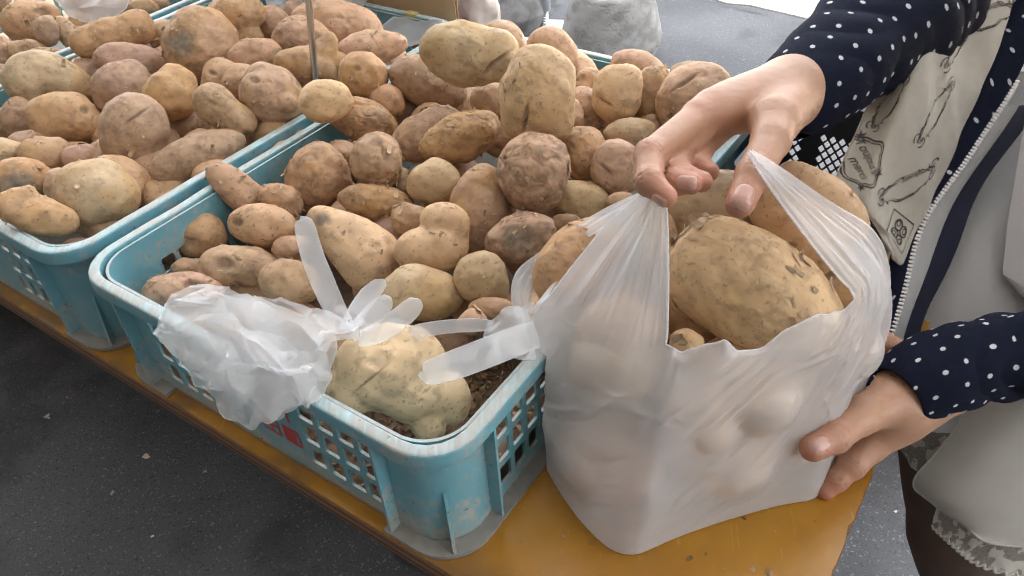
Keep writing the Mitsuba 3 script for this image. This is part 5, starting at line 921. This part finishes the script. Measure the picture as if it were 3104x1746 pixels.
cloth('hoodie_front', (((.5226,.5944,.2223),(.5316,.5943,.2236),(.5404,.599,.2234)),((.5247,.5567,.1926),(.5367,.5564,.1916),(.5484,.5607,.1889)),((.5234,.5178,.1702),(.5343,.5077,.1606),(.545,.5021,.1492)),((.5162,.4761,.1417),(.528,.4731,.1383),(.5395,.4743,.1328)),((.5114,.4463,.1229),(.5226,.4439,.1203),(.5335,.4455,.1157)),((.5087,.4134,.0995),(.5176,.4126,.1001),(.5262,.4155,.0984)),((.5097,.3808,.0738),(.5171,.3829,.0783),(.5243,.3885,.0802)),((.5163,.3533,.0475),(.5224,.3577,.0551),(.5282,.3655,.06)),((.5213,.3323,.0285),(.5263,.3372,.0375),(.531,.3455,.0436)),((.5236,.3177,.016),(.5281,.32,.0228),(.5323,.3256,.0267)),((.5257,.3007,.0013),(.529,.3035,.0095),(.5321,.3095,.0145))), 'navy_dots', 6, .001); cloth('zipper_tape', (((.5455,.5024,.1492),(.5531,.5119,.1467),(.5561,.5184,.1445)),((.54,.4747,.1328),(.5476,.4841,.1302),(.5506,.4904,.1279)),((.534,.4458,.1156),(.5407,.4545,.113),(.5434,.4605,.1106)),((.5267,.4159,.0984),(.5349,.4254,.0955),(.5381,.4316,.0929)),((.5248,.3889,.0801),(.5342,.3991,.0771),(.5378,.4055,.0743)),((.5287,.3658,.06),(.5361,.3746,.0569),(.539,.3803,.0541)),((.5315,.3459,.0436),(.537,.3532,.0404),(.5392,.3583,.0375)),((.5328,.3259,.0267),(.5386,.3333,.0234),(.5409,.3383,.0204)),((.5326,.3098,.0145),(.5395,.3178,.0111),(.5422,.3231,.008)),((.5328,.2945,-.0002),(.5406,.3031,-.0038),(.5436,.3084,-.007))), 'grey_cloth', 3, .001, 100, 20); cloth('hoodie_lining', (((.5551,.5199,.1436),(.5633,.5321,.1401),(.5686,.539,.1368)),((.5496,.4918,.1269),(.5579,.5038,.1232),(.5631,.5106,.1198)),((.5425,.4619,.1095),(.5499,.4731,.1057),(.5548,.4796,.1022)),((.5369,.4328,.0918),(.5459,.4449,.0877),(.5512,.4515,.0841)),((.5365,.4065,.0732),(.5466,.4191,.0688),(.5522,.4258,.065)),((.5379,.3814,.0528),(.546,.3925,.0483),(.5511,.3986,.0444)),((.5383,.3595,.0362),(.5444,.369,.0317),(.5489,.3747,.0277)),((.54,.3395,.019),(.5464,.349,.0143),(.551,.3546,.0102)),((.5412,.3241,.0065),(.5487,.3342,.0016),(.5536,.3399,-.0026)),((.5425,.3093,-.0085),(.551,.32,-.0136),(.5561,.3258,-.018))), 'navy_cloth', 3, .001, 100, 20)
cloth('tunic', (((.5446,.5955,.1393),(.5791,.6074,.1419),(.6013,.611,.1452),(.6406,.6376,.1428)),((.5464,.5158,.0852),(.5882,.5284,.091),(.6096,.5324,.0952),(.6505,.5601,.0927)),((.5447,.457,.0457),(.5749,.4567,.0551),(.6128,.4742,.056),(.656,.5054,.052)),((.541,.4033,.0016),(.5762,.4048,.0123),(.6135,.4198,.0157),(.662,.457,.0093)),((.5473,.3644,-.04),(.5965,.3768,-.0289),(.6224,.386,-.0229),(.6709,.4229,-.0296)),((.5694,.3478,-.0763),(.6,.3502,-.0645),(.6313,.3636,-.0584),(.6803,.4006,-.0654))), 'grey_cloth', 7, .008, scale=7.); cloth('pink_top', (((.559,.5302,.1523),(.5826,.535,.1557),(.6032,.5434,.1568)),((.579,.4541,.0762),(.5998,.4505,.0704),(.6253,.4629,.072)),((.5891,.4268,.0461),(.6128,.4229,.0425),(.6411,.4301,.0373)),((.6036,.4237,.0359),(.6238,.413,.03),(.6472,.4198,.0231))), 'pink_cloth', 5, .002, 60, 60, kk=1)
cloth('under_skirt', (((.5392,.3606,-.0659),(.5634,.3647,-.0558),(.591,.3793,-.0537),(.6243,.4018,-.0557)),((.5499,.353,-.0885),(.574,.3575,-.078),(.599,.3704,-.0756),(.6325,.3931,-.0776)),((.5675,.3525,-.1092),(.5848,.3501,-.1005),(.6083,.3595,-.1004),(.6431,.3804,-.105)),((.5808,.3508,-.1234),(.5941,.3454,-.1193),(.6154,.3521,-.1202),(.6505,.3732,-.1249))), 'lace', 9, .003, uvs=1); cloth('skirt', (((.5983,.3655,-.0176),(.6152,.3645,-.0072),(.6345,.3692,-.0008),(.6597,.3862,-.0024),(.6999,.4217,-.0125)),((.6015,.3509,-.0493),(.6208,.3481,-.0346),(.6427,.355,-.028),(.6707,.3739,-.0297),(.7138,.411,-.0403)),((.595,.3341,-.0764),(.6178,.3295,-.0611),(.6451,.3404,-.0545),(.6782,.3612,-.0549),(.727,.4018,-.0662)),((.5864,.3173,-.1019),(.6147,.3112,-.089),(.6498,.3227,-.0872),(.6885,.3474,-.0878),(.7433,.3916,-.0999)),((.6009,.3174,-.1152),(.6261,.3061,-.1096),(.6589,.3127,-.111),(.6986,.335,-.1131),(.7539,.3792,-.1255)),((.6139,.3191,-.1243),(.6324,.3068,-.1166),(.6542,.304,-.1191),(.7016,.3337,-.1212),(.757,.3783,-.1332))), 'skirt_cloth', 11, .008, scale=8., hem=True, kk=2)
# lace hem with a scalloped edge
LP = spl(np.array((((.6114,.3523,-.1406),(.6385,.3465,-.142),(.6697,.35,-.1452),(.7115,.3722,-.1457),(.7633,.4167,-.1554)),((.6122,.3413,-.1563),(.6422,.3364,-.159),(.6735,.3401,-.1619),(.7181,.3636,-.1617),(.7706,.4071,-.1729)),((.6137,.3356,-.166),(.6376,.3279,-.17),(.6674,.3281,-.1754),(.7221,.3539,-.1785),(.7783,.3983,-.1914)))), 60, 260, 2, 2); ln = gnormals(LP); s = np.linspace(0, 1, 260)
LP[-14:] += (LP[-1] - LP[-15])[None] * (np.linspace(0, 1, 14)[:, None, None] * (np.abs(np.sin(s * 75))[None, :, None] * .55)); LP = LP + ln * ((meshkit.fbm(LP * 40, 3) - .5) * .006)[..., None]
lu = np.stack(np.broadcast_arrays(s[None, :] * .30, np.linspace(0, .05, 60)[:, None]), -1).reshape(-1, 2)
g = cat([gridmesh(LP), tube(LP[-1], .0012, 6)]); scene[pk + '__lace_hem'] = mikit.ply(g, 'lace', smooth=True, uv=np.vstack([lu, np.tile([[.5, .5]], (len(g.vertices) - len(lu), 1))]))
# zipper: white moulded teeth along the tape
Z = np.array(((.5479,.5246,.1625),(.545,.5021,.1492),(.5395,.4743,.1328),(.5335,.4455,.1157),(.5262,.4155,.0984),(.5243,.3885,.0802),(.5282,.3655,.06),(.531,.3455,.0436),(.5323,.3256,.0267),(.5321,.3095,.0145),(.5323,.2942,-.0002))); t = np.arange(len(Z)); cs = [CubicSpline(t, Z[:, i]) for i in range(3)]; fine = np.stack([c(np.linspace(0, len(Z) - 1, 800)) for c in cs], -1); L_ = np.r_[0, np.cumsum(np.linalg.norm(np.diff(fine, axis=0), axis=1))]
ms = []
for d in np.arange(.002, L_[-1], .0031):
    i = min(np.searchsorted(L_, d), 798); a = fine[i]; tn = fine[i + 1] - fine[i]; tn /= np.linalg.norm(tn); n_ = EYE - a; n_ -= tn * (n_ @ tn); n_ /= np.linalg.norm(n_); s_ = np.cross(tn, n_)
    b = boxm(-.0010, .0010, -.0021, .0021, -.0010, .0012, .0004); ms.append(tm(a + b.vertices @ np.array([tn, s_, n_]), b.faces))
put(pk + '__zipper_teeth', cat(ms), 'zip_white', smooth=False); stuffpart(pk + '__zipper_teeth')
# the scarf's print: scroll frames and the words "Toujours merci"
def on_scarf(u, v, h):                       # u, v in 0..1 over the scarf
    fu, fv = np.clip(u, 0, .999) * 199, np.clip(v, 0, .999) * 199; i, j = fv.astype(int), fu.astype(int); a, b = (fv - i)[:, None], (fu - j)[:, None]
    g = lambda A: (A[i, j] * (1 - a) * (1 - b) + A[np.minimum(i + 1, 199), j] * a * (1 - b) + A[i, np.minimum(j + 1, 199)] * (1 - a) * b + A[np.minimum(i + 1, 199), np.minimum(j + 1, 199)] * a * b)
    return g(SC) + g(SN) * (h + .0006)[:, None]
def strip(pts, w):                           # flat ribbon of ink in uv metres around (0, 0)
    p = np.asarray(pts, float); d = np.gradient(p, axis=0); d /= np.linalg.norm(d, axis=1, keepdims=True) + 1e-9; n_ = np.c_[-d[:, 1], d[:, 0]] * np.broadcast_to(w, (len(p),))[:, None]
    v = np.vstack([p + n_, p - n_]); k = len(p); return v, [(i, i + 1, k + i + 1) for i in range(k - 1)] + [(i, k + i + 1, k + i) for i in range(k - 1)]
def motif(kind):
    out = []; t = np.linspace(0, 2 * np.pi, 90)
    if kind in ('label', 'frame'):
        for sc_, w in ((1, .0004), (.88, .00025)):
            r = 1 + .10 * np.cos(4 * t) + .05 * np.cos(8 * t); out.append(strip(np.c_[.0165 * sc_ * r * np.cos(t), .0125 * sc_ * r * np.sin(t)], w))
        for a in (.5, 2.6, 3.9, 5.5):
            for q in range(5):
                b = a + q * 1.25; tt = np.linspace(0, 1, 8); out.append(strip(np.c_[.0165 * math.cos(a) + tt * .0035 * math.cos(b), .0125 * math.sin(a) + tt * .0035 * math.sin(b)], .0007 * (1.1 - tt)))
    if kind == 'scroll':                     # a long cartouche: double outline, curls at the ends, small leaves
        r = 1 + .09 * np.cos(4 * t) + .05 * np.cos(10 * t)
        for sc_, w in ((1, .00036), (.86, .0002)): out.append(strip(np.c_[.021 * sc_ * r * np.cos(t), .0085 * sc_ * r * np.sin(t)], w * (1 + .6 * np.sin(3 * t))))
        for s_ in (-1, 1):
            for h_ in (-1, 1):
                tt = np.linspace(0, 1, 40); a = tt * 7 * h_; rr = .0042 * (1 - .75 * tt); out.append(strip(np.c_[s_ * (.0215 + rr * np.cos(a)), h_ * .0035 + rr * np.sin(a)], .0004 * (1.25 - tt)))
        for q in range(12):
            a = q * .524 + .2; tt = np.linspace(0, 1, 6); out.append(strip(np.c_[.021 * math.cos(a) + tt * .0032 * math.cos(a + 1.2), .0085 * math.sin(a) + tt * .0032 * math.sin(a + 1.2)], .0007 * (1.05 - tt)))
    if kind == 'flower':
        out.append(strip(np.array([(-.014, -.011), (.014, -.011), (.014, .011), (-.014, .011), (-.014, -.011)])[np.r_[0:5]], .0004))
        for q in range(4):
            a = q * np.pi / 2 + .6; out.append(strip(np.c_[.0055 * math.cos(a) + .0042 * np.cos(t), .0055 * math.sin(a) + .0036 * np.sin(t)], .0005)); out.append(strip(np.c_[.0068 * math.cos(a) + .002 * np.cos(t), .0068 * math.sin(a) + .002 * np.sin(t)], .0004))
    vs, fs, o = [], [], 0
    for v, f in out: vs.append(v); fs += [tuple(x + o for x in q) for q in f]; o += len(v)
    return np.vstack(vs), fs
def words(txt, h, x, y, ang, lean=.35):
    m = meshkit.text_mesh(txt, h, .0002); v = m.vertices[:, :2]; v = np.c_[v[:, 0] + lean * v[:, 1], v[:, 1]]; v = v - (v.min(0) + v.max(0)) / 2 ; v = np.c_[v[:, 0] + x, v[:, 1] + y]
    return v, [tuple(q) for q in m.faces]
def stamp(parts, uc, vc, ang, sc=1.0, name='print'):
    vs, fs, o = [], [], 0; i, j = int(vc * 199), int(uc * 199); lu = np.linalg.norm(SC[i, min(j + 4, 199)] - SC[i, max(j - 4, 0)]) / (min(j + 4, 199) - max(j - 4, 0)) * 199; lv = np.linalg.norm(SC[min(i + 4, 199), j] - SC[max(i - 4, 0), j]) / (min(i + 4, 199) - max(i - 4, 0)) * 199
    for v, f in parts:
        v = v * sc; c_, s_ = math.cos(ang), math.sin(ang); x, y = v[:, 0] * c_ - v[:, 1] * s_, v[:, 0] * s_ + v[:, 1] * c_
        vs.append(on_scarf(uc + x / lu, vc - y / lv, np.zeros(len(x)))); fs += [tuple(q + o for q in w) for w in f]; o += len(v)
    put(pk + '__scarf__' + name, tm(np.vstack(vs), fs), 'print_ink', smooth=False)
stamp([motif('label'), words('Toujours', .0044, 0, .0034, 0), words('merci', .0044, .001, -.0040, 0)], 0.1206, 0.5327, -0.600, 1.35)
stamp([motif('scroll')], 0.5779, 0.1658, 0.950, 1.20)
stamp([motif('scroll')], 0.5477, 0.3668, 1.100, 1.15)
stamp([motif('scroll')], 0.0704, 0.2060, 1.250, 1.10)
stamp([motif('scroll')], 0.1106, 0.3417, 1.300, 0.90)
stamp([motif('scroll'), words('series', .0038, .002, .007, 0)], 0.5829, 0.5829, 0.450, 1.30)
stamp([motif('flower')], 0.6583, 0.7588, -0.350, 1.00)
stamp([motif('scroll')], 0.1206, 0.0955, 1.200, 1.00)
stamp([motif('scroll'), words('series', .0038, .002, .007, 0)], 0.8040, 0.1055, 0.200, 1.20)
# ---------------------------------------------------------------- small things behind and between
def rod():
    k = fresh('metal_rod'); tag(k, 'thin shiny metal rod standing between the middle and the right crate', 'rod')
    a, b = np.array(((-.0365,.3046,.1171),(-.0198,.3052,.2069))); d = b - a; d /= np.linalg.norm(d)
    put(k + '__tube', tube([a - d * .115, a, b, b + d * .35], .0033, 16), 'steel', smooth=True)
    put(k + '__sleeve', tube([b + d * .04, b + d * .16], .0046, 16), 'steel', smooth=60)
rod()
def cardboard():
    k = fresh('cardboard_sheet'); tag(k, 'brown cardboard sheet standing upright behind the middle crate', 'cardboard')
    r = np.array((-.044,.5442,.0951)); x1, y = r[0], r[1] + .002
    put(k + '__face', boxm(x1 - .42, x1, y, y + .0006, .0005, .34), 'cardboard', smooth=False)
    put(k + '__back_face', boxm(x1 - .42, x1, y + .0044, y + .005, .0005, .34), 'cardboard', smooth=False)
    zz = np.linspace(.002, .338, 150); w = np.c_[np.full(150, 0), y + .0025 + .0017 * np.sin(zz * 900), zz]
    P = np.stack([w + np.array([x1 - .419, 0, 0]), w + np.array([x1 - .0005, 0, 0])]); put(k + '__fluting', gridmesh(P), 'cardboard', smooth=False)
cardboard()
scene['cream_leather'] = bump(pr(mikit.proc(lambda p, n, uv: mix(mi.Color3f(.34, .30, .275), mi.Color3f(.40, .36, .335), fbm(p.x * 30, p.y * 30, p.z * 30, 3))), .55), lambda p, n, uv: noise(p.x * 500, p.y * 500, p.z * 500) * .0003)
def handbag():
    k = fresh('cream_handbag'); tag(k, 'soft cream handbag with a strap, behind the cardboard and left of the tent pole', 'handbag')
    c = np.array((-.5156,1.1779,-.185)); yaw = -.55; R3 = rot((0, 0, 1), yaw)
    m = trimesh.creation.icosphere(5); v = m.vertices; v = np.sign(v) * np.abs(v) ** np.array([.62, .75, .62]) * np.array([.075, .05, .11]); v = v * (1 + .30 * (meshkit.fbm(v * 22, 3)[:, None] - .5)); v[:, 0] *= 1 + .15 * (-v[:, 2] / .11)
    put(k + '__body', moved(tm(v, m.faces), c, R3), 'cream_leather', smooth=True)
    for dy in (-.046, .046):
        a = np.linspace(0, np.pi, 30); put(k + '__strap', moved(tube(np.c_[.055 * np.cos(a), dy + 0 * a, .10 + .16 * np.sin(a)], .0055, 10), c, R3), 'cream_leather', smooth=True)
    s = np.linspace(0, 1, 30); put(k + '__trim', moved(tube(np.c_[-.01 + .055 * s, -.056 - .004 * np.sin(s * 3), .085 - .11 * s + .03 * s ** 2], .004, 8), c, R3), 'cream_leather', smooth=True)
    # it stands on a folding stool
    z0 = c[2] - .11
    ks = fresh('wooden_stool'); tag(ks, 'low wooden stool under the cream handbag, hidden behind the crates', 'stool')
    put(ks + '__seat', boxm(c[0] - .14, c[0] + .14, c[1] - .12, c[1] + .12, z0 - .02, z0 + .001), 'red_brown_wood', smooth=False)
    for x in (-.12, .10):
        for y in (-.10, .08): put(ks + '__leg', boxm(c[0] + x, c[0] + x + .02, c[1] + y, c[1] + y + .02, GZ, z0 - .02), 'red_brown_wood', smooth=False)
handbag()
def mesh_crate():
    from shapely import union_all
    r = np.array((.414,.5235,.1086)); x0, x1, y0, y1, z1 = .376, .500, .378, float(r[1]), float(r[2])
    k = fresh('black_mesh_crate'); tag(k, 'black plastic crate with diamond mesh sides, behind the bag and under the raised arm', 'crate')
    put(k + '__rim', extrude(rrect(x0 - .003, x1 + .003, y0 - .003, y1 + .003, .012).difference(rrect(x0 + .0025, x1 - .0025, y0 + .0025, y1 - .0025, .008)), z1 - .005, z1), 'black_plastic', smooth=False)
    def panel(Lp, Hp):
        hs = []; st = .0088
        for i in range(int(Lp / st) + 2):
            for j in range(int(Hp / (st * 1.3)) * 2 + 3):
                cx, cy = i * st + (st / 2 if j % 2 else 0), j * st * 1.3 / 2
                if .008 < cx < Lp - .008 and .010 < cy < Hp - .030 and abs(((cx + .012) % .072) - .036) > .0075: hs.append(Polygon([(cx - st * .37, cy), (cx, cy - st * .48), (cx + st * .37, cy), (cx, cy + st * .48)]))
        return sbox(0, 0, Lp, Hp).difference(union_all(hs))
    Hp = z1 - .005 - .004
    for (Lp, p0, d) in ((x1 - x0, (x0, y0), (1, 0)), (x1 - x0, (x0, y1), (1, 0)), (y1 - y0 - .003, (x0, y0 + .0015), (0, 1)), (y1 - y0 - .003, (x1, y0 + .0015), (0, 1))):
        m = extrude(panel(Lp, Hp), -.0008, .0008); v = m.vertices; nn = np.array([d[1], -d[0]])
        g = tm(np.c_[p0[0] + d[0] * v[:, 0] + nn[0] * v[:, 2], p0[1] + d[1] * v[:, 0] + nn[1] * v[:, 2], .004 + v[:, 1]], m.faces); g.fix_normals()
        put(k + '__mesh_side', g, 'black_plastic', smooth=False)
    put(k + '__bottom', boxm(x0 + .002, x1 - .002, y0 + .002, y1 - .002, .001, .0038), 'black_plastic', smooth=False)
mesh_crate()
def pale_box():
    c = np.array((.456,.9363,-.3269)); k = fresh('pale_box'); tag(k, 'pale wooden box glimpsed between the shopping bag and the zipper', 'box')
    z1 = c[2] + .02
    put(k + '__side', boxm(c[0] - .10, c[0] + .25, c[1] - .01, c[1] + .002, GZ + .001, z1, .001), 'pale_concrete', smooth=False)
    put(k + '__top', boxm(c[0] - .105, c[0] + .255, c[1] - .012, c[1] + .25, z1 + .0005, z1 + .012, .001), 'pale_concrete', smooth=False)
    put(k + '__end', boxm(c[0] - .10, c[0] - .088, c[1] + .003, c[1] + .24, GZ + .001, z1, .001), 'pale_concrete', smooth=False)
pale_box()
